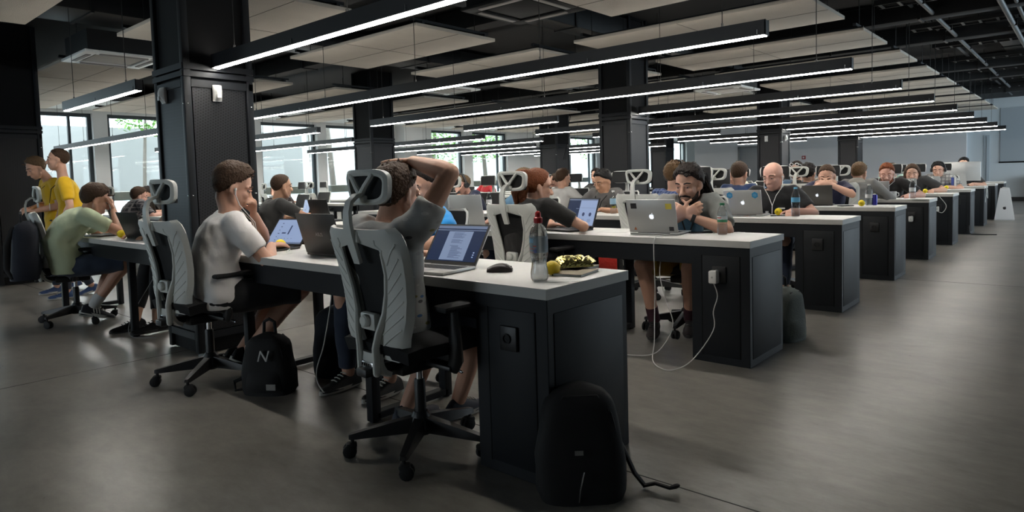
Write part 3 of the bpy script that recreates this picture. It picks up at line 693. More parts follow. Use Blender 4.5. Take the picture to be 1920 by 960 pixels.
def screen_content(kind, w, h):
    """flat drawing in the lid plane: x right, y up, sits just in front of the panel"""
    mb = MB(); 
    def q(x0, y0, x1, y1, m, z): mb.add([(x0 * w, y0 * h, z), (x1 * w, y0 * h, z), (x1 * w, y1 * h, z), (x0 * w, y1 * h, z)], [(0, 1, 2, 3)], m)
    Z = .0004
    rnd = random.Random(7)
    if kind == 'doc':
        q(-.5, -.5, .5, .5, 2, Z); q(-.5, .42, .5, .5, 4, 2 * Z); q(-.5, .36, .5, .385, 4, 2 * Z); q(-.24, -.47, .26, .34, 1, 2 * Z)
        for i in range(26):
            y = .29 - i * .028
            if i in (6, 11, 12): continue
            q(-.12 if i < 14 else -.08, y, -.12 + .30 * rnd.uniform(.55, 1), y + .010, 3, 3 * Z)
        for i in range(3): q(.40, -.38 + i * .06, .43, -.35 + i * .06, 0, 2 * Z)
    elif kind == 'split':
        q(-.5, -.5, .5, .5, 2, Z); q(-.08, -.5, .5, .5, 0, 2 * Z); q(-.5, .45, .5, .5, 4, 3 * Z); q(-.05, .16, .48, .17, 4, 3 * Z)
        for cx in (.10, .33):
            mb.add([(w * (cx + .045 * cos(2 * pi * i / 14)), h * (-.08 + .075 * sin(2 * pi * i / 14)), 3 * Z) for i in range(14)], [tuple(range(14))], 3)
            for j in range(3): q(cx - .06, -.28 - j * .04, cx + .06, -.265 - j * .04, 4, 3 * Z)
        q(-.2, .12, -.1, .14, 4, 3 * Z)
    else:
        q(-.5, -.5, .5, .5, 0, Z); q(-.02, -.12, .02, .25, 3, 2 * Z); q(-.2, -.09, -.08, -.04, 3, 2 * Z)
        for i in range(6): q(-.32, -.38 + i * .14, -.30 + .05 * rnd.random(), -.35 + i * .14, 3, 2 * Z)
        q(-.5, -.5, .5, -.44, 4, 2 * Z)
        for i in range(5): q(-.25 + .1 * i, -.3, -.22 + .1 * i, -.28, 4, 2 * Z)
    return mb
def laptop(label, loc, rz, shell=None, w=.325, d=.225, ang=108, kind='plain', logo=None, stickers=(), dz=0, name='laptop', lid_txt=None):
    shell = shell or M_alu
    o = thing(name, label, 'laptop', (loc[0], loc[1], (loc[2] if len(loc) > 2 else H) + .001), rz, 'laptops on the desks')
    th = .013
    MB().box((0, 0, th / 2 + .001), (w, d, th), 0, .004).build('base', shell, o)
    kb = MB()
    for r in range(5):
        for c_ in range(13): kb.box((-w * .41 + c_ * w * .0683, d * .32 - r * d * .088, th + .0015), (w * .058, d * .07, .0015))
    kb.build('keyboard', M_key, o, False)
    MB().box((0, -d * .30, th + .0012), (w * .33, d * .30, .0006)).build('trackpad', mat('trackpad', (.45, .45, .44), .35, .3) if shell is M_alu else M_blackpl, o, False)
    a = R(ang); hy, hz = d / 2 - .004, th - .001; lh = d * .985
    ML = Matrix.Translation((0, hy, hz)) @ Matrix.Rotation(pi - a if False else (R(90) - (a - R(90))) , 4, 'X')
    # lid local: x right, y up along lid, z towards the user's side
    ML = Matrix.Translation((0, hy, hz)) @ Matrix(((1, 0, 0, 0), (0, cos(pi - a), -sin(a), 0), (0, sin(a), -cos(a) * -1 if False else cos(a) * 1, 0), (0, 0, 0, 1)))
    up = Vector((0, -cos(a), sin(a))); nrm = Vector((0, -sin(a), -cos(a)))
    ML = Matrix(((1, 0, 0, 0), (0, up.y, nrm.y, hy), (0, up.z, nrm.z, hz), (0, 0, 0, 1)))
    q = MB().box((0, lh / 2 + .003, -.003), (w, lh, .006), 0, .0028); q.xf(ML); lid = q.build('lid', shell, o)
    q = MB().box((0, lh / 2 + .003, .0004), (w - .004, lh - .004, .0012)); q.xf(ML); bz = q.build('bezel', M_blackpl, lid, False)
    q = screen_content(kind, w - .024, lh - .028); q.xf(ML @ Matrix.Translation((0, lh / 2 + .006, .0013))); q.build('display', [M_screen_blue, M_screen_page, M_screen_dark, M_screen_ink, M_screen_bar], lid, False)
    MB().tube([(-w * .32, hy, hz), (w * .32, hy, hz)], .005, 8).build('hinge', M_blackpl, o)
    MF = ML @ Matrix.Translation((0, lh / 2, -.0062)) @ Matrix.Rotation(pi, 4, 'Y')     # on the outer face, x to the viewer's right
    if logo: apple(lid, MF, logo, w * .10)
    if lid_txt: lettering('lid_lettering', lid_txt[0], lid_txt[1], M_logo_silver, lid, MF, .0004)
    for x, y, sh, m_ in stickers:
        if sh == 'hex': out = [(.030 * cos(pi / 6 + i * pi / 3), .032 * sin(pi / 6 + i * pi / 3)) for i in range(6)]
        elif sh == 'tri': out = [(-.011, -.009), (.011, -.009), (0, .013)]
        elif sh == 'oval': out = [(.020 * cos(i * pi / 8), .012 * sin(i * pi / 8)) for i in range(16)]
        elif sh == 'round': out = [(.024 * cos(i * pi / 10), .019 * sin(i * pi / 10)) for i in range(20)]
        elif sh == 'big': out = [(-.021, -.019), (.021, -.019), (.021, .019), (-.021, .019)]
        else: out = [(-.016, -.014), (.016, -.014), (.016, .014), (-.016, .014)]
        q = MB().prism(out, (x, y, 0), (1, 0, 0), (0, 1, 0), .0006); q.xf(MF); q.build('sticker', m_, lid, False)
        if sh == 'hex':
            q = MB()
            for j in range(3): q.box((x, y + .007 - j * .008, .0008), (.032 - .008 * abs(1 - j), .003, .0004))
            q.xf(MF); q.build('sticker_print', mat('sticker_blue_print', (.30, .55, .75), .5), lid, False)
    return o
SB = mat('sticker_cyan', (.05, .30, .55), .5); SY = mat('sticker_yellow', (.75, .60, .10), .5); SK = mat('sticker_black', (.015, .015, .018), .5); SG = mat('sticker_green', (.25, .55, .10), .5); SO = mat('sticker_rust', (.45, .14, .05), .5)
PI = pi
# first row
laptop('silver laptop with a glowing document screen in front of the man with raised arm', (-.745, .125), R(6), ang=126, kind='doc', w=.318, d=.222)
laptop('black laptop with silver lettering on its lid behind the nearest chair', (-1.72, .33), PI, M_spacegrey, w=.37, d=.24, ang=106, lid_txt=('ASUS', .030))
laptop('open laptop with a pale blue screen in front of the man in white', (-2.39, .24), R(14), M_spacegrey, ang=130, w=.315, d=.22)
laptop('dark grey laptop with black lid mark left of the nearest column', (-4.33, .27), PI + R(6), M_spacegrey, ang=110, w=.33, d=.225, logo=M_logo_dark)
laptop('closed looking low dark laptop under the hand of the man in pale green', (-5.10, .16), R(10), M_spacegrey, ang=168, w=.30, d=.20)
# second row
laptop('silver laptop with stickers and a lit lid mark before the bearded man with dreadlocks', (-.73, 2.20), PI + R(6), ang=105, w=.345, d=.235, logo=M_logo_lit,
       stickers=((-.12, .075, 'big', SK), (.125, .072, 'big', SY), (-.125, -.085, 'tri', SO), (.13, -.083, 'sq', SK)))
laptop('dark laptop with a two-tone blue screen beside the red-haired woman', (-1.50, 2.16), R(-12), M_blackpl, ang=110, w=.34, d=.24, kind='split')
laptop('large silver laptop with a round dark lid mark left of the ponytail woman', (-2.50, 2.27), PI - R(4), ang=100, w=.42, d=.27, stickers=((0, 0, 'round', M_logo_dark),), logo=None)
laptop('laptop with a light blue screen used by the man in charcoal', (-5.22, 2.10), R(-20), M_blackpl, ang=104, w=.34, d=.23)
laptop('black laptop lid standing beside the light blue screen', (-4.70, 2.24), PI, M_blackpl, ang=104, w=.36, d=.235, logo=M_logo_dark)
# third row and beyond
laptop('silver laptop with two blue hexagon stickers before the bald man', (-.90, 4.17), PI + R(5), ang=105, w=.335, d=.235, logo=M_logo_lit, stickers=((-.112, .072, 'hex', SB), (.112, .072, 'hex', SB)))
laptop('silver laptop seen open behind the white chair of the checked-shirt man', (-1.62, 4.05), R(4), ang=106)
laptop('brown-grey laptop lid in front of the man covering his face', (-4.45, 6.0), PI, mat('brown_grey_shell', (.13, .12, .10), .45, .3), ang=104, w=.36)
laptop('laptop in black case with lit lid mark before the man with folded hands', (-.83, 6.06), PI + R(10), mat('dark_case', (.10, .095, .09), .4, .4), ang=104, w=.31, logo=M_logo_lit)
laptop('laptop with a bright screen in front of the man in the navy jersey', (-1.62, 6.0), R(-5), M_blackpl, ang=108)
laptop('silver laptop covered in dark and green stickers before the red-bearded man', (-.66, 7.98), PI + R(4), ang=103, w=.34, stickers=((0, 0, 'round', SG), (.07, .075, 'sq', SK), (.07, -.06, 'oval', SK), (-.12, .08, 'oval', SK)))
laptop('pale silver laptop before the long-haired person in charcoal', (-.66, 9.92), PI, mat('pale_shell', (.62, .62, .61), .4, .5), ang=104, logo=M_logo_dark)
laptop('silver laptop with lit lid mark before the man wearing headphones', (-.62, 11.80), PI - R(3), ang=104, logo=M_logo_lit)
laptop('silver laptop by the woman holding her face at the window side', (-9.1, 4.20), PI, ang=106, logo=M_logo_lit)
laptop('dark brown laptop lid before the man in black, left of the nearest column', (-9.35, 2.28), PI, mat('brown_shell', (.10, .075, .05), .5), ang=100, w=.40, d=.28)
laptop('black laptop before the plaid-shirted man', (-9.75, 2.10), R(10), M_blackpl, ang=110)
def imac(label, loc, rz, w=.55):
    o = thing('desktop_computer', label, 'computer', (loc[0], loc[1], H), rz)
    MB().box((0, .02, .29), (w, .028, .37), 0, .008).build('casing', M_alu, o); MB().box((0, .004, .31), (w - .02, .006, .32), 0, .002).build('screen', M_screen_dark, o)
    MB().prism([(-.09, 0), (.09, 0), (.07, .25), (-.07, .25)], (0, .05, 0), (1, 0, 0), (0, 0, 1), -.01).build('stand', M_alu, o, False); MB().box((0, .03, .005), (.19, .17, .008), 0, .003).build('foot', M_alu, o)
    return o
imac('big silver desktop computer seen from behind at the far end of the rows', (-.40, 13.65), PI + R(8), .62)
def monitor(label, loc, rz, w=.5):
    o = thing('monitor', label, 'monitor', (loc[0], loc[1], H), rz)
    MB().box((0, 0, .30), (w, .03, .30), 0, .006).build('casing', M_blackpl, o); MB().box((0, -.017, .30), (w - .03, .004, .27)).build('screen', M_screen_dark, o, False)
    MB().tube([(0, .02, .18), (0, .03, .01)], .02, 8).build('stand', M_blackpl, o); MB().box((0, .02, .007), (.2, .16, .012), 0, .004).build('foot', M_blackpl, o)
monitor('black monitor standing in front of the column by the windows', (-5.6, 9.9), PI)
monitor('black monitor behind the man in the grey polo shirt', (-2.9, 8.0), PI, .45)

# ================================================================= things on the desks
def ball(label, x, y, r=.033, m=None, z=H):
    o = MB().ell((0, 0, r), (r, r, r), n=20).build('foam_ball', m or M_yellow, None, True, (x, y, z + .0005)); tag(o, label, 'ball', 'yellow foam balls on the desks')
    lg = MB().ell((0, -r * .985, r * 1.05), (r * .33, .0012, r * .30), n=12); q = lg.build('print', mat('ball_print', (.55, .42, .02), .6), o); return o
ball('yellow foam ball on the table before the man in white', -2.325, .285)
ball('yellow ball beside the dark grey laptop of the pale green man', -4.66, .16)
ball('yellow ball partly behind the dark grey laptop lid', -4.22, .33)
ball('yellow ball on the desk of the bald man', -.645, 4.235)
ball('yellow ball on the desk of the man with folded hands', -.355, 5.92)
ball('yellow ball by the elbow of the long-haired person', -.40, 9.86)
ball('yellow ball on the desk of the man wearing headphones', -.38, 11.72)
ball('yellow ball at the far end near the green toy', -.30, 15.4, .04)
ball('yellow ball between papers at the window side', -9.0, 4.0)
def bottle(label, x, y, prof, cap, lab, capm, labs, wat=.5, name='water_bottle', txt=(), patch=()):
    b = thing(name, label, 'bottle', (x, y, H + .0008), R(-40), 'plastic water bottles on the desks')
    MB().lathe(prof, 28, cap=True).build('shell', M_clear, b)
    zt = prof[-1][1] * wat; wp = [(max(.001, r - .0025), z + .003) for r, z in prof if z < zt]
    if len(wp) > 2: MB().lathe(wp + [(wp[-1][0], zt)], 24).build('water', M_water, b)
    cp = MB().lathe(cap, 20).build('cap', capm, b)
    rr = MB()
    for i in range(16):
        a = 2 * pi * i / 16; r0, z0, z1 = cap[1][0], cap[0][1], cap[2][1]; rr.box((cos(a) * r0, sin(a) * r0, (z0 + z1) / 2), (.0016, .0016, (z1 - z0) * .8))
    rr.build('grip', capm, cp, False)
    for z0, z1, m_, r_ in labs: MB().lathe([(r_, z0), (r_ + .0004, (z0 + z1) / 2), (r_, z1)], 28, cap=False).build('label', m_, b)
    for a0, a1, z0, z1, m_ in patch:
        r_ = labs[0][3] + .0007; n_ = 9
        MB().shell([[(sin(a0 + (a1 - a0) * i / n_) * r_, -cos(a0 + (a1 - a0) * i / n_) * r_, z0 + (z1 - z0) * k * (1 - .25 * sin(i * 1.9) * (k > 0))) for k in (0, .5, 1)] for i in range(n_ + 1)], .0003).build('label_graphic', m_, b, False)
    for s_, sz, z, r_, m_, a0 in txt:
        me = text_mesh(s_, sz, .0002)
        for v in me.vertices:
            a = a0 + v.co.x / r_; v.co = Vector((sin(a) * (r_ + .0009), -cos(a) * (r_ + .0009), z + v.co.y))
        me.materials.append(m_); link('label_print', me, b, False)
    return b
BIG = [(.0, .004), (.018, .002), (.030, .001), (.0345, .010), (.035, .03), (.031, .055), (.029, .075), (.0335, .095), (.0355, .105), (.0355, .175), (.034, .19), (.027, .208), (.016, .222), (.013, .226), (.013, .238)]
M_lab_clear = mat('printed_clear_label', (.50, .66, .78), .35)
M_lab_clear.node_tree.nodes['Principled BSDF'].inputs['Alpha'].default_value = .42
bottle('tall clear sports bottle with a red cap on the nearest desk corner', -.150, .150, BIG, [(.0, .226), (.0165, .226), (.017, .246), (.012, .250), (.011, .266), (.006, .272), (0, .273)], None, M_red, [(.112, .172, M_lab_clear, .0362)], .36,
       txt=(('Моршинська', .013, .128, .0362, mat('label_red_ink', (.5, .08, .05), .5), -.2), ('Спорт', .013, .114, .0362, mat('label_orange_ink', (.6, .22, .08), .5), .35)),
       patch=((-.75, -.25, .140, .172, mat('label_sky_ink', (.10, .30, .58), .5)), (.0, .75, .150, .168, mat('label_pale_sky', (.30, .55, .72), .5)), (.75, 1.15, .112, .128, mat('label_navy_ink', (.10, .14, .34), .5)), (.7, 1.1, .136, .140, mat('label_red_ink', (.5, .08, .05), .5))))
SM = [(.0, .003), (.018, .002), (.028, .001), (.031, .01), (.0315, .06), (.0295, .075), (.0315, .09), (.0315, .135), (.028, .155), (.018, .178), (.0125, .186), (.0125, .196)]
CAPS = lambda z: [(.0, z), (.0145, z), (.0150, z + .014), (.013, z + .016), (0, z + .016)]
bottle('clear bottle with a white and green label beside the dreadlocked man', -.318, 2.262, SM, CAPS(.19), None, M_label_green, [(.098, .122, M_label_white, .0322), (.082, .098, M_label_green, .0323)], .35,
       patch=((-.5, .9, .107, .113, mat('label_red_ink', (.5, .08, .05), .5)),))
bottle('clear bottle with a blue cap and blue label near the bald man', -.460, 4.13, [(r * 1.12, z * 1.25) for r, z in SM], CAPS(.24), None, M_label_blue, [(.125, .165, M_label_blue, .0362)], .3)
bottle('clear bottle with violet label beside a can on the fourth desk', -.325, 6.10, [(r * 1.1, z * 1.12) for r, z in SM], CAPS(.215), None, M_white, [(.08, .12, M_label_white, .0355)], .4)
bottle('clear bottle with pale label by the red-bearded man', -.22, 7.86, [(r * 1.15, z * 1.2) for r, z in SM], CAPS(.23), None, M_white, [(.09, .14, M_label_white, .037)], .3)
bottle('clear bottle with a pale blue label in front of the man in the grey polo', -2.32, 4.12, [(r * 1.1, z * 1.2) for r, z in SM], CAPS(.23), None, M_white, [(.10, .16, mat('label_pale_blue', (.35, .55, .70), .5), .0355)], .4)
bottle('clear bottle half full on the middle desk behind the man in charcoal', -4.1, 4.1, [(r * 1.1, z * 1.2) for r, z in SM], CAPS(.23), None, M_white, [(.10, .15, M_label_white, .0355)], .4)
bottle('small clear bottle at the window side beside a dark can', -8.7, 4.1, SM, CAPS(.19), None, M_white, [(.08, .12, M_label_white, .0325)], .4)
def can(label, x, y, m_):
    o = thing('drink_can', label, 'can', (x, y, H + .0005)); MB().lathe([(0, .002), (.020, .001), (.025, .008), (.026, .02), (.026, .10), (.022, .115), (.021, .118)], 20).build('body', m_, o); MB().lathe([(0, .114), (.0205, .115), (.022, .119), (.0215, .1195), (0, .116)], 16).build('lid', M_chrome, o)
can('slim blue can next to the violet-label bottle', -.275, 6.13, mat('can_blue', (.03, .03, .28), .35, .4))
can('slim dark blue can at the window side', -8.78, 4.16, mat('can_navy', (.03, .03, .20), .35, .4))
can('small red can near the pale blue bottle', -2.18, 4.22, mat('can_red', (.55, .04, .03), .4, .2))
# computer mouse
def mouse(label, x, y, rz, m_=None, s=1.):
    o = thing('computer_mouse', label, 'mouse', (x, y, H + .0005), rz); rg = []
    for i in range(9):
        t = i / 8; y_ = (-.055 + .11 * t) * s; hw = (.019 + .015 * sin(pi * min(1, .12 + t * .8))) * s; hh = (.006 + .032 * sin(pi * (.10 + .78 * (1 - t) ** .8))) * s
        rg.append([Vector((hw * cos(a) * (1 if a < pi else 1.05), y_, max(.001, hh * max(0, sin(a)) ** .8 if sin(a) > 0 else .001))) for a in [pi * j / 8 for j in range(9)]] + [Vector((-hw * .9, y_, 0)), Vector((hw * .9, y_, 0))])
    MB().loft(rg).build('body', m_ or mat('mouse_brown_black', (.035, .030, .030), .3), o)
    q = MB().lathe([(0, -.003), (.009, -.003), (.009, .003), (0, .003)], 12); q.xf(Matrix.Translation((0, .028 * s, .026 * s)) @ Matrix.Rotation(R(90), 4, 'Y')); q.build('scroll_wheel', mat('mouse_wheel', (.3, .3, .3), .3, .7), o)
    MB().box((0, .03 * s, .018 * s), (.002, .045 * s, .012)).build('button_gap', M_black, o, False)
mouse('brown-black computer mouse between the glowing laptop and the red-capped bottle', -.455, .255, R(-55), s=1.0)
mouse('black mouse under the hand of the hooded man', -.95, 7.85, 0)
# lemon, foil bag, notebooks on the nearest desk
o = MB(); rg = []
for i in range(13):
    t = -1 + i / 6; r = .030 * math.sqrt(max(0, 1 - t * t)) ** .9 + (.004 if abs(t) > .99 else 0); rg.append([Vector((r * cos(2 * pi * j / 18), r * sin(2 * pi * j / 18), t * .036 + .006 * t ** 7)) for j in range(18)])
o.loft(rg); o.xf(Matrix.Rotation(R(80), 4, 'X')); o = o.build('lemon', M_lemon, None, True, (-.190, .285, H + .031)); tag(o, 'yellow lemon just behind the red-capped bottle', 'lemon')
M_foil = mat('gold_foil', (.72, .62, .22), .2, .92, bump=.6, bscale=60, var=.35, vscale=25)
bag = thing('snack_bag', 'crumpled gold foil snack bag lying on two notebooks', 'bag', (-.20, .44, H + .0195), R(52))
G = []; NU, NV = 27, 19
for i in range(NU):
    u = -1 + 2 * i / (NU - 1); row = []
    for j in range(NV):
        v = -1 + 2 * j / (NV - 1); p = max(0, 1 - u ** 4) * max(0, 1 - v ** 2); cell = noise.cell_vector(Vector((u * 3.2, v * 2.4, 5)))
        hgt = .040 * p ** .55 + (.012 * noise.noise(Vector((u * 3, v * 3, 1))) + .007 * abs(noise.noise(Vector((u * 4 + v * 2, v * 3.5, 3))))) * (p > .04)
        row.append(Vector((.078 * u + .005 * noise.noise(Vector((v * 6, u * 2, 3))), .050 * v * (1 + .16 * u * u) + .004 * noise.noise(Vector((u * 6, v, 7))), .004 + max(.001, hgt))))
    G.append(row)
bt = [[Vector((p.x, p.y, .001)) for p in r] for r in G]
q = MB().loft([[*G[i], *bt[i][::-1]] for i in range(NU)]); q.build('pouch', M_foil, bag)
for s in (-1, 1):
    z_ = MB(); zz = [(s * .078 + s * .014 * (1 if j % 2 else .6), -.055 + .0092 * j) for j in range(13)]
    z_.prism([(s * .072, -.055)] + zz + [(s * .072, .055)], (0, 0, .006), (1, 0, .25 * s), (0, 1, .12 * s), .0015); z_.build('crimped_end', M_foil, bag)
for lb, x, y, z, rz, w_, h_, m_ in (('kraft notebook under the gold foil bag, lower one by the desk edge', -.135, .375, H, R(12), .13, .19, mat('kraft_cover', (.42, .36, .27), .8)), ('kraft notebook under the gold foil bag, the upper one farther back', -.215, .475, H, R(6), .14, .20, mat('kraft_cover2', (.38, .34, .28), .8))):
    o = thing('notebook', lb, 'notebook', (x, y, z + .0005), rz, 'notebooks on the nearest desk'); MB().box((0, 0, .0045), (w_ - .006, h_ - .006, .009)).build('pages', M_paper, o, False); MB().box((0, 0, .0098), (w_, h_, .0016), 0, .0005).box((0, 0, .0004), (w_, h_, .0008)).build('cover', m_, o, False); MB().box((-w_ / 2, 0, .005), (.002, h_, .0095)).build('binding', M_black, o, False)
def sheet(label, x, y, rz, w_=.21, h_=.297, z=H, name='paper_sheet', m_=None):
    o = MB().shell([[(w_ * (u / 4 - .5), h_ * (v / 4 - .5), .0012 + .0012 * sin(u * 2 + v)) for v in range(5)] for u in range(5)], .0006).build(name, m_ or M_paper, None, True, (x, y, z + .0006), (0, 0, rz)); tag(o, label, 'paper', 'loose papers on the desks'); return o
sheet('loose paper under a pen beside the yellow ball of the man in white', -2.16, .235, R(35), .15, .21)
sheet('folded paper lying near the edge of the nearest desk', -.065, .19, R(-38), .06, .012 + .11)
sheet('papers beside the stickered laptop in front of the woman', -1.12, 2.25, R(20)); sheet('paper by the phone of the dreadlocked man', -.60, 2.40, R(10)); sheet('white sheet in front of the bald man beside the ball', -.57, 4.17, R(20), .14, .2)
sheet('white sheet at the right end of the fourth desk', -.16, 5.95, R(5)); sheet('white sheet beside the pale bottle by the red-bearded man', -.1, 7.75, R(8)); sheet('white sheet at the pale blue bottle', -2.1, 4.0, R(14)); sheet('crumpled tissue by the green mouth bottle', -.28, 2.42, R(14), .08, .08)
o = thing('pen', 'white and green pen lying on the paper near the yellow ball', 'pen', (-2.17, .245, H + .0075), R(-38)); MB().tube([(-.07, 0, 0), (.062, 0, 0), (.072, 0, 0)], [.0045, .0045, .002], 8).build('barrel', M_white, o); MB().tube([(-.035, 0, 0), (-.012, 0, 0)], .0052, 8).build('grip', M_label_green, o)
o = thing('pen', 'dark pen beside the yellow ball of the bald man', 'pen', (-.60, 4.13, H + .005), R(20)); MB().tube([(-.07, 0, 0), (.062, 0, 0), (.072, 0, 0)], [.0045, .0045, .002], 8).build('barrel', M_blackpl, o); MB().tube([(-.07, 0, 0), (-.05, 0, 0)], .0052, 8).build('cap', M_blackpl, o)
def phone(label, x, y, rz):
    o = thing('smartphone', label, 'phone', (x, y, H + .0005), rz); MB().box((0, 0, .005), (.075, .15, .009), 0, .004).build('body', M_blackpl, o); MB().box((0, 0, .0097), (.068, .138, .0006)).build('screen', mat('phone_glass', (.01, .01, .012), .1), o, False)
phone('black smartphone lying in front of the dreadlocked man', -.50, 2.325, R(-50)); phone('black smartphone on the fourth desk near the yellow ball', -.50, 5.87, R(-40))
# black and yellow earmuffs before the man in grey polo; green toy and book at the end
o = thing('earmuffs', 'black and yellow headset lying before the man in the grey polo', 'headset', (-2.52, 4.33, H + .035), R(20))
for s in (-1, 1): MB().ell((s * .045, 0, 0), (.022, .035, .035), n=14).build('ear_cup', M_yellow if s > 0 else M_blackpl, o)
MB().tube([(-.05, 0, .02), (-.04, .05, .035), (0, .075, .04), (.04, .05, .035), (.05, 0, .02)], .007, 8).build('band', M_blackpl, o)
o = thing('green_toy', 'small green toy figure on the far desk beside a yellow ball', 'toy', (-.50, 15.45, H)); MB().ell((0, 0, .06), (.05, .04, .06)).ell((0, 0, .135), (.035, .03, .035)).build('body', mat('toy_green', (.02, .40, .10), .5), o); MB().box((0, 0, .008), (.09, .07, .016), 0, .004).build('foot', M_white, o)
for i, (c_, lb) in enumerate((((.05, .08, .3), 'blue'), ((.75, .75, .72), 'white'))):
    o = thing('book', '%s book standing upright on the desk of the man wearing headphones' % lb, 'book', (-.33 + .035 * i, 12.0, H), R(12)); MB().box((0, 0, .10), (.026, .14, .196)).build('pages', M_paper, o, False); q = MB().box((-.014, 0, .10), (.003, .15, .20)).box((.014, 0, .10), (.003, .15, .20)).box((0, -.074, .10), (.031, .003, .20)); q.build('cover', mat('book_%s' % lb, c_, .6), o, False)
o = thing('mug', 'white mug by the laptop of the red-bearded man', 'mug', (-.455, 7.96, H)); MB().lathe([(0, .002), (.034, .001), (.038, .006), (.039, .09), (.036, .09), (.034, .01), (0, .008)], 22).build('cup', M_white, o); MB().tube([(.036, 0, .075), (.062, 0, .07), (.064, 0, .035), (.036, 0, .022)], .006, 8).build('handle', M_white, o)

# ================================================================= chargers, cords, bags, floor things
def charger(x, y, z, label, s=1.):
    o = thing('power_adapter', label, 'charger', (x, y, z), 0, 'white chargers plugged into the desk ends')
    MB().box((0, -.036 * s, -.012), (.052 * s, .052 * s, .078 * s), 0, .010).build('brick', M_white, o); MB().tube([(.006, .016, .012), (.006, -.014, .012)], .017 * s, 12).build('plug', M_white, o); apple(o, Matrix.Translation((0, -.0625 * s, -.012)) @ Matrix.Rotation(R(90), 4, 'X'), mat('brick_mark', (.45, .45, .44), .5), .012)
charger(-.205, D + .0, .545, 'white charger plugged into the socket of the second desk end')
charger(-.19, 4 * D + .0, .52, 'white charger on the fifth desk end cabinet', .9); charger(-.19, 5 * D + .0, .54, 'white charger on the sixth desk end cabinet', .85)
def cord(label, pts, r=.0032, m_=None, name='charging_cord', plug=True):
    c_ = [Vector(p) for p in pts]; P_ = []
    for i in range(len(c_) - 1):
        a, b, c2, d = c_[max(0, i - 1)], c_[i], c_[i + 1], c_[min(len(c_) - 1, i + 2)]
        for t in [j / 6 for j in range(6)]: P_.append(.5 * ((2 * b) + (c2 - a) * t + (2 * a - 5 * b + 4 * c2 - d) * t * t + (3 * b - a - 3 * c2 + d) * t ** 3))
    P_.append(c_[-1]); o = MB().tube(P_, r, 8).build(name, m_ or M_cord); tag(o, label, 'cord', 'cords hanging from the desks'); return o
cord('long white cord looping from the stickered laptop to the floor and back to the charger', [(-.59, 2.145, .757), (-.60, 1.95, .758), (-.605, 1.888, .745), (-.60, 1.868, .66), (-.60, 1.875, .45), (-.565, 1.80, .25), (-.53, 1.73, .12), (-.50, 1.66, .02), (-.36, 1.60, .006), (-.28, 1.72, .05), (-.19, 1.82, .22), (-.20, 1.85, .33), (-.185, 1.875, .42), (-.207, 1.868, .50)])
cord('white cord trailing from under the second desk across the floor', [(-.62, 2.0, .62), (-.61, 1.96, .50), (-.54, 1.90, .36), (-.47, 1.86, .22), (-.50, 1.80, .10), (-.60, 1.78, .02), (-.85, 1.72, .006)])
cord('white cord hanging behind the nearest chair to the floor', [(-1.50, .10, .60), (-1.49, .06, .45), (-1.52, .04, .30), (-1.60, .05, .18), (-1.62, .06, .10), (-1.55, .05, .06)])
cord('thin grey cord hanging from the middle desk near the black sneakers', [(-4.0, .20, .58), (-4.02, .15, .45), (-4.20, .10, .25), (-4.28, .05, .08), (-4.15, .02, .006), (-3.95, .12, .006)], .003, mat('grey_cord', (.25, .25, .25), .5))
cord('white cable coil hanging off the eighth desk end', [(-.15, 7 * D + .2, .752), (.012, 7 * D + .18, .74), (.02, 7 * D + .12, .60), (.025, 7 * D + .28, .52), (.02, 7 * D + .30, .66), (.014, 7 * D + .2, .70), (.012, 7 * D + .05, .45)], .006)
cord('white cord from the sixth desk charger to the table top', [(-.19, 5 * D - .06, .50), (-.12, 5 * D - .05, .48), (-.08, 5 * D - .03, .58), (-.16, 5 * D - .012, .70), (-.2, 5 * D + .02, .753)], .004)
cord('black cable on the floor by the seventh desk end', [(-.02, 6 * D - .02, .15), (.0, 6 * D - .03, .02), (.1, 6 * D - .03, .008), (.35, 6 * D + .02, .008)], .008, M_rubber)
o = thing('white_tower_box', 'tall tapered white cardboard box with a dark fruit mark standing in the aisle', 'box', (.165, 15.25, 0), R(4))
MB().loft([[Vector((sx * a, sy * b, z)) for sx, sy in ((-1, -1), (1, -1), (1, 1), (-1, 1))] for z, a, b in ((0, .165, .17), (.02, .17, .175), (.62, .085, .10), (.66, .075, .09))]).build('box', mat('white_card', (.66, .67, .68), .5), o, False)
MB().box((0, 0, .675), (.09, .03, .012), 0, .004).build('handle', M_white, o); apple(o, Matrix.Translation((0, -.146, .25)) @ Matrix.Rotation(R(90 - 7), 4, 'X'), M_logo_dark, .06)

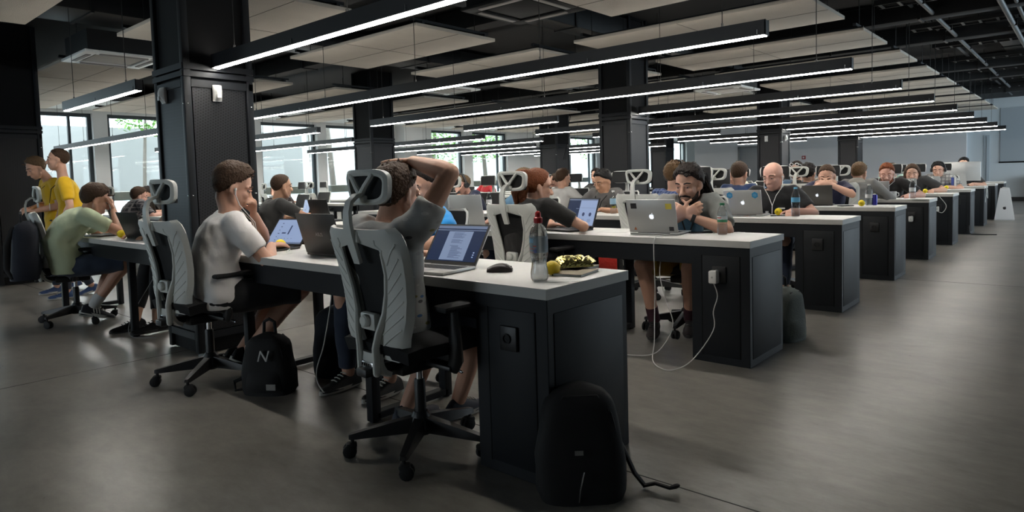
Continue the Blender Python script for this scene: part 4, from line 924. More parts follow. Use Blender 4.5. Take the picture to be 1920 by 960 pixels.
def pack(label, loc, rz, w_, d_, h_, m_, lean=0., pocket=True, strap=True, name='backpack', handle=True, accent=None):
    o = thing(name, label, 'backpack', loc, rz); rg = []
    for i in range(15):
        t = i / 14; z = h_ * t; ww = w_ / 2 * (1 - .10 * (1 - min(1, t / .12)) ** 2) * (1 - .28 * max(0, t - .35) / .65) * math.sqrt(max(.02, 1 - max(0, (t - .80) / .205) ** 2)); dd = d_ / 2 * (1 - .15 * t) * math.sqrt(max(.02, 1 - max(0, (t - .82) / .19) ** 2))
        n = 26; ring = []
        for j in range(n):
            a = 2 * pi * j / n; e = .62; x = (abs(cos(a)) ** e) * (1 if cos(a) > 0 else -1); y = (abs(sin(a)) ** e) * (1 if sin(a) > 0 else -1)
            nz = 1 + .035 * noise.noise(Vector((x * 2, y * 2, z * 9 + loc[0])))
            ring.append(Vector((x * ww * nz, y * dd * nz + lean * z, z)))
        rg.append(ring)
    MB().loft(rg).build('bag_body', m_, o)
    if pocket:
        G = []
        for i in range(9):
            t = i / 8; z = h_ * (.06 + .40 * t); ww = w_ * .36 * (1 - .12 * t)
            G.append([(ww * u, -d_ / 2 * (1 - .1 * t) - .030 * (1 - u ** 4) * sin(pi * min(1, .15 + t * .8)) + lean * z + .01, z) for u in (-1, -.8, -.4, 0, .4, .8, 1)])
        MB().shell(G, -.02).build('front_pocket', m_, o)
    zp = MB().tube([(-w_ * .40, -d_ * .30 + lean * h_ * .5, h_ * .50), (-w_ * .33, -d_ * .33 + lean * h_ * .75, h_ * .76), (-w_ * .18, -d_ * .33 + lean * h_ * .9, h_ * .92), (w_ * .18, -d_ * .33 + lean * h_ * .9, h_ * .92), (w_ * .33, -d_ * .33 + lean * h_ * .75, h_ * .76), (w_ * .40, -d_ * .30 + lean * h_ * .5, h_ * .50)], .005, 6); zp.build('zip', M_rubber, o)
    if handle: MB().tube([(-.035, d_ * .15 + lean * h_, h_ * .965), (-.030, d_ * .15 + lean * h_, h_ + .055), (0, d_ * .15 + lean * h_, h_ + .072), (.030, d_ * .15 + lean * h_, h_ + .055), (.035, d_ * .15 + lean * h_, h_ * .965)], .009, 8).build('grab_handle', M_rubber, o)
    if strap:
        for s in (-1, 1): MB().tube([(s * w_ * .18, d_ * .42 + lean * h_ * .9, h_ * .88), (s * w_ * .25, d_ * .62 + lean * h_ * .6, h_ * .6), (s * w_ * .34, d_ * .60 + lean * h_ * .2, h_ * .22), (s * w_ * .42, d_ * .40, h_ * .06)], [.018, .02, .018, .012], 8, flat=.4).build('shoulder_strap', M_rubber, o)
    return o
M_bag = mat('black_bag_nylon', (.006, .006, .0065), .8, bump=.15, bscale=200)
b1 = pack('black backpack with a white letter on its front, on the floor by the first desk', (-1.97, -.02, 0), R(34), .30, .17, .335, M_bag)
lettering('letter_badge', 'N', .085, mat('reflective_white', (.55, .55, .55), .4), b1, Matrix.Translation((0.01, -.092, .222)) @ Matrix.Rotation(R(84), 4, 'X'), .0035, .25)
_q = MB().box((.07, -.128, .065), (.052, .004, .032)).build('woven_label', mat('label_grey', (.32, .31, .29), .7), b1, False)
MB().tube([(-.12, .0, .02), (-.19, -.03, .015), (-.20, -.02, .06), (-.13, .02, .09)], .014, 8, flat=.5).build('side_strap', M_rubber, b1)
b2 = pack('large plain black backpack leaning on the nearest desk end', (.10, .05, 0), R(43), .33, .17, .40, M_bag, .12, pocket=False, strap=False, handle=False)
MB().box((-.015, -.072, .185), (.030, .004, .016)).build('metal_label', mat('label_steel', (.28, .29, .29), .35, .7), b2, False)
MB().tube([(.145, .03, .19), (.20, .03, .06), (.235, .02, .015), (.27, .0, .03), (.315, -.03, .025), (.335, -.03, .03)], [.016, .018, .018, .014, .014, .018], 8, flat=.5).build('loose_strap', M_rubber, b2)
MB().tube([(-.02, -.085, .015), (-.015, -.09, .06), (0, -.085, .12)], .003, 6).build('zip_pull', M_chrome, b2)
b3 = pack('grey-green backpack on the floor behind the second desk end', (-.075, 2.74, 0), R(75), .28, .19, .36, mat('grey_green_canvas', (.13, .15, .14), .85, var=.2, vscale=12, bump=.3, bscale=90))
b4 = pack('black backpack with a red front standing under the second desk', (-1.68, 3.02, 0), R(15), .28, .18, .56, M_bag, pocket=False)
G = [[(.10 * u, -.085 - .025 * (1 - u ** 2) * sin(pi * v), .31 + .21 * v) for u in (-1, -.6, -.2, .2, .6, 1)] for v in (0, .2, .4, .6, .8, 1)]
MB().shell(G, -.02).build('front_pocket', mat('red_ripstop', (.55, .03, .02), .6, bump=.4, bscale=40), b4)
b5 = pack('navy backpack hanging from the back of the left chair', (-5.14, -.42, .44), R(165), .34, .20, .48, mat('navy_nylon', (.010, .013, .024), .8, bump=.2, bscale=150), -.06)
b6 = pack('dark navy bag on the floor beside the jeans of the man in blue', (-1.95, .40, 0), R(20), .26, .2, .42, mat('dark_navy_canvas', (.008, .010, .016), .85))
# ================================================================= people
_WS = bpy.data.scenes.new('workbench')
def remesh(mb, voxel, smooth=3, name='body'):
    me = mb.mesh(name); o = bpy.data.objects.new('body', me); _WS.collection.objects.link(o)
    m = o.modifiers.new('r', 'REMESH'); m.mode = 'VOXEL'; m.voxel_size = voxel; m.adaptivity = 0
    if smooth:
        m2 = o.modifiers.new('s', 'SMOOTH'); m2.factor = .5; m2.iterations = smooth
    vl = _WS.view_layers[0]; vl.update()
    r = bpy.data.meshes.new_from_object(o.evaluated_get(vl.depsgraph)); r.name = name
    bpy.data.objects.remove(o); bpy.data.meshes.remove(me)
    return r
def crumple(me, fn):
    n = len(me.vertices); co = np.empty(n * 3, 'f'); nr = np.empty(n * 3, 'f'); me.vertices.foreach_get('co', co); me.vertex_normals.foreach_get('vector', nr)
    co = co.reshape(-1, 3); f = np.array([fn(Vector(c)) for c in co], 'f'); co += nr.reshape(-1, 3) * f[:, None]; me.vertices.foreach_set('co', co.ravel()); me.update()
def skin_m(name, col): return mat('skin_' + name, col, .48, spec=.35, var=.10, vscale=14, bump=.03, bscale=120)
SKIN = {'fair': skin_m('fair', (.66, .38, .27)), 'tan': skin_m('tan', (.54, .30, .19)), 'pink': skin_m('pink', (.70, .40, .31))}
def cloth(name, col, var=.12): return mat('cloth_' + name, col, .9, var=var, vscale=7, bump=.25, bscale=22, sheen=.2)
def hairm(name, col): return mat('hair_' + name, col, .6, spec=.22, var=.35, vscale=60, bump=.8, bscale=90, aniso=(1, 1, .25))
HAIR = {'brown': hairm('brown', (.055, .030, .017)), 'dark': hairm('dark', (.018, .012, .010)), 'light': hairm('light', (.12, .075, .04)), 'red': hairm('red', (.17, .050, .018)), 'black': hairm('black', (.008, .007, .007)), 'sandy': hairm('sandy', (.15, .085, .04))}
M_eye = mat('eye_white', (.55, .52, .50), .25); M_iris = mat('eye_iris', (.03, .02, .015), .2)
def ik(a, b, l1, l2, pole):
    a, b = Vector(a), Vector(b); d = b - a; L = min(d.length, (l1 + l2) * .999); dn = d.normalized()
    x = (l1 * l1 - l2 * l2 + L * L) / (2 * L); h = math.sqrt(max(0, l1 * l1 - x * x)); p = Vector(pole); p = (p - dn * p.dot(dn))
    p = p.normalized() if p.length > 1e-6 else Vector((0, 0, -1))
    return a + dn * x + p * h, a + dn * L
def oring(c, lat, up_t, rx, ry, n=16, e=.85):
    lat = Vector(lat).normalized(); t = Vector(up_t).normalized(); dep = t.cross(lat).normalized() * -1
    out = []
    for j in range(n):
        a = 2 * pi * j / n; cx, sy = cos(a), sin(a)
        out.append(Vector(c) + lat * rx * (abs(cx) ** e) * (1 if cx >= 0 else -1) + dep * ry * (abs(sy) ** e) * (1 if sy >= 0 else -1))
    return out
def hand(mb, wr, d, nrm, curl=.5, side=1, thumb=.6, s=1., spread=.06, curls=None):
    """wr wrist point, d direction of the metacarpals, nrm palm normal (the way the palm faces); side +1 when the thumb lies along d x nrm"""
    d = Vector(d).normalized(); nrm = Vector(nrm); nrm = (nrm - d * nrm.dot(d)).normalized(); ac = d.cross(nrm) * side; wr = Vector(wr)
    rg = []
    for t, hw, th in ((-.01, .020, .017), (.02, .026, .016), (.055, .036, .0145), (.085, .0395, .0135), (.098, .034, .010)):
        c = wr + d * t * s; rg.append([c + ac * hw * s * cos(2 * pi * j / 12) + nrm * th * s * sin(2 * pi * j / 12) for j in range(12)])
    mb.loft(rg)
    for i, (o, ln) in enumerate(((.030, .072), (.010, .080), (-.011, .074), (-.031, .058))):
        p = wr + d * (.088 - .004 * abs(i - 1)) * s + ac * o * s; cu = (curls[i] if curls else curl) * (1 + .08 * i); dr = (d + ac * (o * spread * 14)).normalized(); pts = [p - d * .012 * s]; rd = [.0092 * s]
        for k, f in enumerate((.46, .30, .24)):
            a = cu * (.75 if k == 0 else 1.0); dr = (dr * cos(a) + nrm * sin(a)).normalized(); n2 = nrm
            p = p + dr * ln * f * s; pts.append(p); rd.append((.0088, .0080, .0070)[k] * s)
            nrm_k = nrm
        mb.tube(pts, rd, 8)
    p = wr + d * .022 * s + ac * .024 * s; dr = (d * .55 + ac * .75 + nrm * .30 * thumb).normalized(); pts = [p - dr * .012 * s, p + dr * .038 * s]
    dr = (dr + d * .6 + nrm * .5 * thumb - ac * .35 * thumb).normalized(); pts.append(pts[-1] + dr * .030 * s); dr = (dr + d * .3 + nrm * .3 * thumb - ac * .3 * thumb).normalized(); pts.append(pts[-1] + dr * .024 * s)
    mb.tube(pts, [.0135 * s, .0118 * s, .0098 * s, .0082 * s], 8)
HS = 1.07
def headM(c, yaw, pitch, roll): return Matrix.Translation(Vector(c)) @ Matrix.Rotation(yaw, 4, 'Z') @ Matrix.Rotation(-pitch, 4, 'X') @ Matrix.Rotation(roll, 4, 'Y') @ Matrix.Scale(HS, 4)
def head(mb, M, beard=False, fem=False):
    q = MB()
    q.ell((0, -.012, .036), (.0765, .098, .087), n=20).ell((0, .028, -.028), (.062, .062, .088), n=16)
    q.ell((0, .054, -.096), (.028 if not fem else .022, .027, .020)).ell((0, .03, -.07), (.050, .05, .04))
    for s in (-1, 1):
        q.tube([(s * .063, .0, -.03), (s * .060, .012, -.066), (s * .030, .048, -.097)], [.015, .016, .015], 8)
        q.ell((s * .038, .066, -.020), (.022, .020, .022)).tube([(s * .012, .084, .024), (s * .034, .080, .030), (s * .056, .062, .024)], [.008, .009, .008], 8)
        R_ = Matrix.Rotation(s * .35, 3, 'Z') @ Matrix.Rotation(-.15, 3, 'X')
        q.ell((s * .080, -.010, -.004), (.008, .020, .032), R_, 12).ell((s * .082, -.004, -.026), (.007, .010, .012), R_, 8)
        q.ell((s * .013, .100, -.034), (.010, .011, .009), n=8)
    q.tube([(0, .083, .022), (0, .097, -.008), (0, .111, -.030)], [.009, .0105, .0125], 10).ell((0, .108, -.035), (.011, .012, .010), n=8)
    q.tube([(-.024, .080, -.066), (-.010, .090, -.062), (.010, .090, -.062), (.024, .080, -.066)], .0065, 8).tube([(-.020, .080, -.076), (0, .090, -.077), (.020, .080, -.076)], .0070, 8)
    q.xf(M); mb.add(q.v, q.f)
def hair_shell(M, style, seed=0, vol=1.):
    """skull cap following the cranium, tucked inside the skull outside the hairline"""
    q = MB(); nu, nv = 44, 26; G = []
    for i in range(nv + 1):
        th = pi * (i + .02) / (nv + .04); row = []
        for j in range(nu):
            ph = 2 * pi * j / nu; d = Vector((sin(th) * cos(ph), sin(th) * sin(ph), cos(th)))
            p = Vector((d.x * .0765, d.y * .098 - .012, d.z * .087 + .036))
            front = max(0, min(1, (p.y - .012) / .05)); side = 1 - abs(d.y)
            line = -.055 + .085 * max(0, min(1, (p.y + .055) / .055)) + .060 * front + .006 * noise.noise(d * 6 + Vector((seed, 0, 0)))
            if style in ('long', 'pony'): line -= .035 * (1 - front)
            f = max(0, min(1, (p.z - line) / .014))
            th_ = {'crop': .005, 'short': .012, 'long': .014, 'pony': .009, 'curly': .022, 'quiff': .013, 'dread': .020}[style] * vol
            if style in ('quiff', 'short'): th_ *= 1 + .9 * max(0, d.z) + (1.0 if style == 'quiff' else .35) * max(0, d.z) * max(0, d.y)
            nz = noise.noise(Vector((d.x * 9, d.y * 4, d.z * 9)) + Vector((seed * 3.1, 0, 0))) * (.28 if style != 'curly' else .8) + .18 * noise.noise(d * 26 + Vector((0, seed, 0)))
            t = th_ * (1 + nz)
            p2 = Vector((d.x * (.0765 + t), d.y * (.098 + t) - .012, d.z * (.087 + t) + .036)) if f > 0 else None
            pin = Vector((d.x * .066, d.y * .087 - .012, d.z * .077 + .034))
            row.append(pin if f <= 0 else pin.lerp(p2, .15 + .85 * f))
        G.append(row)
    q.loft(G, 0, cap=True)
    rnd = random.Random(seed)
    if style in ('short', 'quiff', 'curly'):
        for k in range(9 if style == 'short' else 16 if style == 'quiff' else 60):
            a = rnd.uniform(0, 2 * pi); zz = rnd.uniform(.35, 1); r_ = math.sqrt(1 - zz * zz); d = Vector((r_ * cos(a), r_ * sin(a), zz)); p = Vector((d.x * .086, d.y * .107 - .012, d.z * .100 + .036)); w_ = Vector((rnd.uniform(-.4, .4), rnd.uniform(.2, 1.0), rnd.uniform(0, .5)))
            q.tube([p - d * .010, p + (d * .4 + w_ * .5) * .016, p + (d * .5 + w_) * .022], [.008, .006, .002], 5, dome=False)
    if style == 'long':
        for s in (-1, 1): q.tube([(s * .070, -.02, .05), (s * .084, -.025, -.02), (s * .086, -.03, -.10), (s * .075, .0, -.19)], [.028, .030, .030, .018], 10)
        q.tube([(0, -.09, .06), (0, -.105, -.02), (0, -.10, -.11), (0, -.09, -.20)], [.05, .062, .060, .035], 12)
    if style == 'pony':
        q.tube([(.0, -.095, .085), (0, -.135, .075), (.01, -.155, .03), (.015, -.150, -.06), (.02, -.13, -.15)], [.026, .030, .036, .034, .012], 12)
        q.tube([(.02, -.095, .0), (.03, -.11, -.06), (.05, -.10, -.14)], [.04, .035, .015], 10)
    if style == 'dread':
        for k in range(64):
            a = rnd.uniform(-pi * .95, -.05 * pi); zz = rnd.uniform(-.1, .85); r_ = math.sqrt(1 - zz * zz); d = Vector((r_ * cos(a) * .9, r_ * sin(a), zz)); p = Vector((d.x * .088, d.y * .108 - .012, d.z * .097 + .036)); e = Vector((rnd.uniform(-.075, .03), -.115 + rnd.uniform(-.04, .02), -.02 + rnd.uniform(-.03, .03))); l_ = rnd.uniform(.10, .20)
            q.tube([p, p.lerp(e, .5) + Vector((0, -.02, .03)), e, e + Vector((rnd.uniform(-.05, .02), rnd.uniform(-.03, .03), -l_))], [.010, .0105, .010, .006], 6)
        for k in range(22):
            a = rnd.uniform(.05 * pi, .95 * pi); zz = rnd.uniform(.45, .95); r_ = math.sqrt(1 - zz * zz); d = Vector((r_ * cos(a), r_ * sin(a), zz)); p = Vector((d.x * .086, d.y * .104 - .012, d.z * .096 + .036))
            q.tube([p, p + Vector((d.x * .012, -.03, .014)), p + Vector((0, -.075, .004))], [.010, .0105, .010], 6)
    q.xf(M); return q
def beard_mb(M, full=1., seed=0):
    q = MB(); rnd = random.Random(seed)
    q.tube([(-.066, .004, -.035), (-.058, .030, -.072), (-.030, .062, -.098), (0, .074, -.108), (.030, .062, -.098), (.058, .030, -.072), (.066, .004, -.035)], [.008, .014, .018 * full, .020 * full, .018 * full, .014, .008], 8)
    q.tube([(-.036, .074, -.062), (-.018, .090, -.051), (0, .095, -.049), (.018, .090, -.051), (.036, .074, -.062)], [.005, .0065, .0065, .0065, .005], 6)
    q.tube([(0, .078, -.092), (0, .080, -.112 - .01 * full)], [.014, .010], 8); q.xf(M); return q
def shoe(o, M, m_up, m_sole, stripe=None):
    """shoe at the ankle frame M (y toward toe, z up, ankle at z=.075)"""
    rg = []
    for y, hw, h in ((-.075, .018, .060), (-.070, .030, .070), (-.045, .036, .090), (-.01, .038, .095), (.03, .040, .080), (.08, .044, .060), (.13, .044, .048), (.17, .036, .040), (.192, .018, .030)):
        rg.append([Vector((hw * cos(a) * (1 - .25 * max(0, sin(a))), y, .012 + (h - .012) * max(0, sin(a)) ** .8 if sin(a) > 0 else .012)) for a in [pi * j / 8 for j in range(9)]])
    q = MB().loft(rg); q.xf(M); s_ = q.build('shoe', m_up, o)
    q = MB(); n = 22; ol = [((.043 + .006 * sin(2 * pi * j / n)) * cos(2 * pi * j / n), .058 + .142 * sin(2 * pi * j / n)) for j in range(n)]
    q.prism(ol, (0, 0, .0), (1, 0, 0), (0, 1, 0), .022); q.xf(M); q.build('sole', m_sole, s_)
    q = MB()
    for k in range(4): q.tube([(-.022, .035 + .022 * k, .084 - .009 * k), (0, .038 + .022 * k, .090 - .009 * k), (.022, .035 + .022 * k, .084 - .009 * k)], .0035, 5)
    q.xf(M); q.build('lace', m_sole if stripe is None else stripe, s_)
    if stripe:
        q = MB()
        for k in range(3):
            for s in (-1, 1): q.tube([(s * .044, .02 + .022 * k, .03), (s * .036, .00 + .022 * k, .075)], .004, 5)
        q.xf(M); q.build('stripe', stripe, s_)
M_sole_w = mat('sole_white', (.5, .5, .46), .6); M_sole_k = mat('sole_dark', (.03, .03, .03), .7)
def xform(side_M, p): return side_M @ Vector(p)
def person(label, loc, rz, *, lean=.10, slouch=.0, hip=.53, headc=None, look=(0, 0, 0), skin='fair', hair=('short', 'brown'), beard=None, shirt=None, sleeve=.62, shorts=None, leglen=.95,
           hl=None, hr=None, pl=(-1, -.2, -.6), pr=(1, -.2, -.6), gl=None, gr=None, knees=None, feet=None, shoes=None, sock=None, legs=True, voxel=.0085, seed=0, fem=False, stand=False, wide=1., hem=None, extra=None, socks=None, footyaw=(0, 0), footpitch=(0, 0)):
    """seated (or standing) figure in its own frame: +y is forward, origin on the floor under the hips"""
    o = thing('person', label, 'person', (loc[0], loc[1], loc[2] if len(loc) > 2 else 0), rz)
    up = Vector((0, lean, 1)).normalized(); T = .44 if not stand else .47
    P0 = Vector((0, 0, hip)); mid = P0 + Vector((0, -slouch * .6, T * .45)); C7 = Vector((0, lean, hip + T - slouch * .1))
    if headc is None: headc = C7 + Vector((0, .05 + lean * .15, .155))
    headc = Vector(headc); chest = mid.lerp(C7, .62) + Vector((0, -slouch * .5, 0))
    lat = Vector((1, 0, 0)); sp = [(P0 + Vector((0, 0, -.075)), .150, .110), (P0 + Vector((0, 0, .0)), .168 * wide, .118), (P0.lerp(mid, .55), .150 * wide, .108 * (.5 + wide / 2)), (mid, .146 * wide, .104 * (.5 + wide / 2)), (chest.lerp(mid, .3), .168 * wide, .112), (chest + (C7 - chest) * .35, .178 * wide, .104), (C7 + (chest - C7) * .24, .158 * wide, .082), (C7 + Vector((0, 0, .012)), .075, .060)]
    if fem: sp = [(c, a * (.93 if i not in (1,) else 1), b * .93) for i, (c, a, b) in enumerate(sp)]
    body = MB()
    def torso(mb, off, upto=None):
        rg = []
        for i, (c, a, b) in enumerate(sp[:upto]):
            t = sp[min(i + 1, len(sp) - 1)][0] - sp[max(i - 1, 0)][0]; rg.append(oring(c, lat, t, a + off, b + off, 20))
        mb.loft(rg)
    torso(body, 0)
    M = headM(headc, *look)
    nb = M @ Vector((0, -.022, -.055)); body.tube([C7 + Vector((0, -.005, -.04)), C7.lerp(nb, .5), nb], [.066, .054 if not fem else .046, .056 if not fem else .048], 14)
    head(body, M, fem=fem)
    sh = [C7 + (chest - C7) * .30 + Vector((s * .182 * (wide if not fem else .92), .0, 0)) for s in (-1, 1)]
    cl = MB() if shirt else None
    if shirt:
        rgc = []
        lo = .07 if hem is None else hem
        for i, (c, a, b) in enumerate(sp):
            t = sp[min(i + 1, len(sp) - 1)][0] - sp[max(i - 1, 0)][0]
            if i == 0: c = c + Vector((0, 0, .075 - lo))
            off = (.020, .018, .024, .022, .016, .013, .014, .010)[i]; rgc.append(oring(c, lat, t, a + off, b + off, 24))
        cl.loft(rgc)
    arms = []
    L1, L2 = .285, .255
    for i, (tgt, pole, g) in enumerate(((hl, pl, gl), (hr, pr, gr))):
        s = -1 if i == 0 else 1; S0 = sh[i]
        if tgt is None: tgt = S0 + Vector((s * .10, .30, -.36))
        E, Wp = ik(S0, tgt, L1, L2, pole); arms.append((S0, E, Wp))
        k = .90 if fem else 1.
        body.tube([S0 + Vector((-s * .05, 0, .01)), S0, S0.lerp(E, .35), S0.lerp(E, .75), E], [.050 * k, .050 * k, .047 * k, .043 * k, .040 * k], 12)
        body.tube([E, E.lerp(Wp, .25), E.lerp(Wp, .6), Wp], [.041 * k, .045 * k, .036 * k, .0275 * k], 12, dome=True)
        fa = (Wp - E).normalized(); g = g or {}
        hd = Vector(g.get('d', fa)); nm = Vector(g.get('n', (0, 0, -1)))
        hand(body, Wp + fa * .012, hd, nm, g.get('curl', .35), g.get('side', s), g.get('thumb', .5), 1.04 if not fem else .95, g.get('spread', .05), g.get('curls'))
        if shirt:
            fl = sleeve; pts = [S0 + Vector((-s * .09, 0, .0)), S0 + Vector((-s * .02, 0, .008)), S0.lerp(E, .25)]; rd = [.074, .077, .073]
            if fl <= 1: pts += [S0.lerp(E, fl * .8), S0.lerp(E, fl)]; rd += [.067, .065]
            else:
                pts += [S0.lerp(E, .7), E, E.lerp(Wp, .4), E.lerp(Wp, min(.97, fl - 1))]; rd += [.064, .060, .056, .045]
            cl.tube(pts, [r * k for r in rd], 14, dome=False)
    # legs
    kn = knees or [Vector((-.13, .42, hip + .0)), Vector((.13, .42, hip + .0))]; ft = feet or [Vector((-.12, .40, .085)), Vector((.12, .40, .085))]
    trousers = MB() if shorts else None
    if legs:
        for i in range(2):
            s = -1 if i == 0 else 1; Hj = P0 + Vector((s * .088, .02, -.01)); K, A = Vector(kn[i]), Vector(ft[i])
            back = Vector((0, -1, 0)) if not stand else Vector((0, -1, 0)); cv = (K.lerp(A, .3)) - (K - Hj).normalized() * .018
            body.tube([Hj, Hj.lerp(K, .4), Hj.lerp(K, .8), K], [.088, .078, .062, .056], 12)
            body.tube([K, cv, K.lerp(A, .7), A], [.054, .057, .042, .036], 12)
            if not shoes: pass
            if shorts:
                f = leglen
                if f <= 1: trousers.tube([Hj + Vector((-s * .02, -.03, 0)), Hj.lerp(K, .3), Hj.lerp(K, f * .75), Hj.lerp(K, f)], [.104, .098, .086, .084], 14, dome=False)
                else: trousers.tube([Hj + Vector((-s * .02, -.03, 0)), Hj.lerp(K, .4), K, K.lerp(A, .35), K.lerp(A, f - 1)], [.102, .090, .070, .064, .050], 14, dome=False)
    if shorts:
        trousers.loft([oring(P0 + Vector((0, -.01, -.085)), lat, (0, 0, 1), .150, .115, 20), oring(P0 + Vector((0, 0, -.03)), lat, (0, 0, 1), .182, .130, 20), oring(P0 + Vector((0, 0, .07)), lat, (0, 0, 1), .172, .124, 20)])
    me = remesh(body, voxel, 3); me.materials.append(SKIN[skin]); link('body', me, o)
    if shirt:
        me = remesh(cl, .011, 4, 'shirt')
        crumple(me, lambda c: .0055 * noise.noise(Vector((c.x * 11, c.y * 9, c.z * 16 + seed))) + .0045 * noise.noise(Vector((c.x * 22 + c.z * 14, c.y * 20, c.z * 8 - seed))))
        me.materials.append(shirt); link('shirt', me, o)
    if shorts:
        me = remesh(trousers, .012, 4, 'shorts' if leglen <= 1 else 'trousers')
        crumple(me, lambda c: .006 * noise.noise(Vector((c.x * 14, c.y * 10, c.z * 14 + seed))))
        me.materials.append(shorts); link('shorts' if leglen <= 1 else 'trousers', me, o)
    if hair:
        me = hair_shell(M, hair[0], seed, hair[2] if len(hair) > 2 else 1.).mesh('hair'); me.materials.append(HAIR[hair[1]]); link('hair', me, o)
    hc = HAIR[hair[1]] if hair else HAIR['light']
    for s in (-1, 1):
        q = MB().tube([(s * .016, .0915, .032), (s * .034, .089, .037), (s * .052, .073, .031)], [.004, .0045, .003], 6); q.xf(M); q.build('eyebrow', hc, o)
        q = MB().ell((s * .033, .0775, .010), (.0125, .0105, .0085), n=10); q.xf(M); e = q.build('eye', M_eye, o)
        q = MB().ell((s * .033, .0850, .005), (.0055, .0040, .0050), n=8); q.xf(M); q.build('iris', M_iris, e)
        q = MB().tube([(s * .020, .0835, .012), (s * .033, .0885, .0155), (s * .046, .0785, .012)], [.004, .006, .004], 6); q.xf(M); q.build('eyelid', SKIN[skin], e)
    if beard: beard_mb(M, beard[1], seed).build('beard', HAIR[beard[0]], o)
    if legs and shoes:
        for i in range(2):
            s = -1 if i == 0 else 1; A = Vector(ft[i]); MS = Matrix.Translation(A + Vector((0, 0, 0))) @ Matrix.Rotation(footyaw[i], 4, 'Z') @ Matrix.Rotation(footpitch[i], 4, 'X') @ Matrix.Translation((0, 0, -.080))
            shoe(o, MS, *shoes)
            if socks: MB().tube([A + Vector((0, 0, -.01)), A + (Vector(kn[i]) - A) * .24], [.043, .044], 12, dome=False).build('sock', socks, o)
    o_M = dict(root=o, M=M, arms=arms, C7=C7, sh=sh, P0=P0)
    return o_M
def earphones(p, m_=M_white, cord_to=None):
    M = p['M']
    for s in (-1, 1):
        q = MB().ell((s * .088, .004, -.008), (.008, .007, .010), n=8).tube([(s * .088, .006, -.012), (s * .088, .012, -.034)], .004, 6); q.xf(M); q.build('earphone', m_, p['root'])
    a = [M @ Vector((s * .088, .012, -.034)) for s in (-1, 1)]; b = p['C7'] + Vector((0, .15, -.14)); q = MB()
    for v in a: q = MB().tube([v, v + Vector((0, .02, -.06)), v.lerp(b, .6) + Vector((0, .03, 0)), b], .0028, 6, dome=False); q.build('earphone_cord', m_, p['root'])
    MB().tube([b, b + Vector((0, .03, -.12)), b + Vector((.02, .06, -.24))], .0028, 6).build('earphone_cord', m_, p['root'])
def headphones(p, m_=M_blackpl):
    M = p['M']; q = MB().tube([(-.092, -.008, .01), (-.094, -.01, .07), (-.06, -.012, .128), (0, -.012, .142), (.06, -.012, .128), (.094, -.01, .07), (.092, -.008, .01)], .010, 8, flat=1.6, ref=(0, 1, 0)); q.xf(M); h_ = q.build('headphones', m_, p['root'])
    for s in (-1, 1):
        q = MB().lathe([(0, -.018), (.030, -.018), (.036, -.008), (.036, .010), (.028, .018), (0, .018)], 16); q.xf(M @ Matrix.Translation((s * .098, -.008, -.004)) @ Matrix.Rotation(R(90), 4, 'Y')); q.build('ear_cup', m_, h_)
def lanyard(p, m_=M_black, card=True, x=.0):
    c = p['C7']; q = MB()
    MB().tube([c + Vector((-.075, -.035, .03)), c + Vector((-.085, .05, -.02)), c + Vector((-.05, .125, -.10)), c + Vector((x, .150, -.26))], .006, 6, flat=.5).build('lanyard', m_, p['root'])
    MB().tube([c + Vector((.075, -.035, .03)), c + Vector((.085, .05, -.02)), c + Vector((.05, .125, -.10)), c + Vector((x, .150, -.26))], .006, 6, flat=.5).build('lanyard', m_, p['root'])
    if card: MB().box(c + Vector((x, .150, -.31)), (.06, .006, .09), 0, .002).build('badge', M_paper, p['root'])
def watch(p, i, m_=M_blackpl):
    S0, E, Wp = p['arms'][i]; d = (Wp - E).normalized(); c = E.lerp(Wp, .93); q = MB()
    q.tube([c - d * .013, c, c + d * .013], [.033, .034, .033], 14, dome=False); w_ = q.build('wristwatch', m_, p['root']); n = Vector((0, 0, 1)); n = (n - d * n.dot(d)).normalized()
    MB().tube([c + n * .030, c + n * .042], .019, 12, dome=False).build('dial', M_blackpl, w_)
def tee(m, x=0): return m
SH_B = [M_black, M_sole_w]
def seatA(k, x, y=-.16): return (x, D * k + y, 0)
def seatB(k, x, y=.17): return (x, D * k + W + y, 0)
# local table plane: z .75; table edge ~.15 ahead of the hips
typ = dict(d=(0, 1, -.12), n=(0, 0, -1), curl=.35, thumb=.4)
# ---- first row
M_print = mat('cloth_grey_print', (.47, .47, .455), .9, bump=.25, bscale=22)
_n, _l, _p = nodes_of(M_print); _t = _n.new('ShaderNodeTexCoord'); _v = _n.new('ShaderNodeTexVoronoi'); _v.inputs['Scale'].default_value = 15
_mp = _n.new('ShaderNodeMapping'); _mp.inputs['Scale'].default_value = (1, 1, 2.2); _mp.inputs['Rotation'].default_value = (0, .5, .3); _l.new(_t.outputs['Object'], _mp.inputs[0]); _l.new(_mp.outputs[0], _v.inputs['Vector'])
_r1 = _n.new('ShaderNodeValToRGB'); _r1.color_ramp.interpolation = 'CONSTANT'; _r1.color_ramp.elements[0].color = (1, 1, 1, 1); _r1.color_ramp.elements[1].position = .25; _r1.color_ramp.elements[1].color = (0, 0, 0, 1); _l.new(_v.outputs['Distance'], _r1.inputs[0])
_r2 = _n.new('ShaderNodeValToRGB'); _r2.color_ramp.interpolation = 'CONSTANT'
for i, (pos, c_) in enumerate(((0, (.10, .10, .10)), (.3, (.08, .16, .34)), (.5, (.30, .30, .29)), (.7, (.22, .20, .08)), (.85, (.47, .47, .455)))):
    e_ = _r2.color_ramp.elements[i] if i < 2 else _r2.color_ramp.elements.new(pos)
    e_.position = pos; e_.color = c_ + (1,)
_sx = _n.new('ShaderNodeSeparateColor'); _l.new(_v.outputs['Color'], _sx.inputs[0]); _l.new(_sx.outputs[0], _r2.inputs[0])
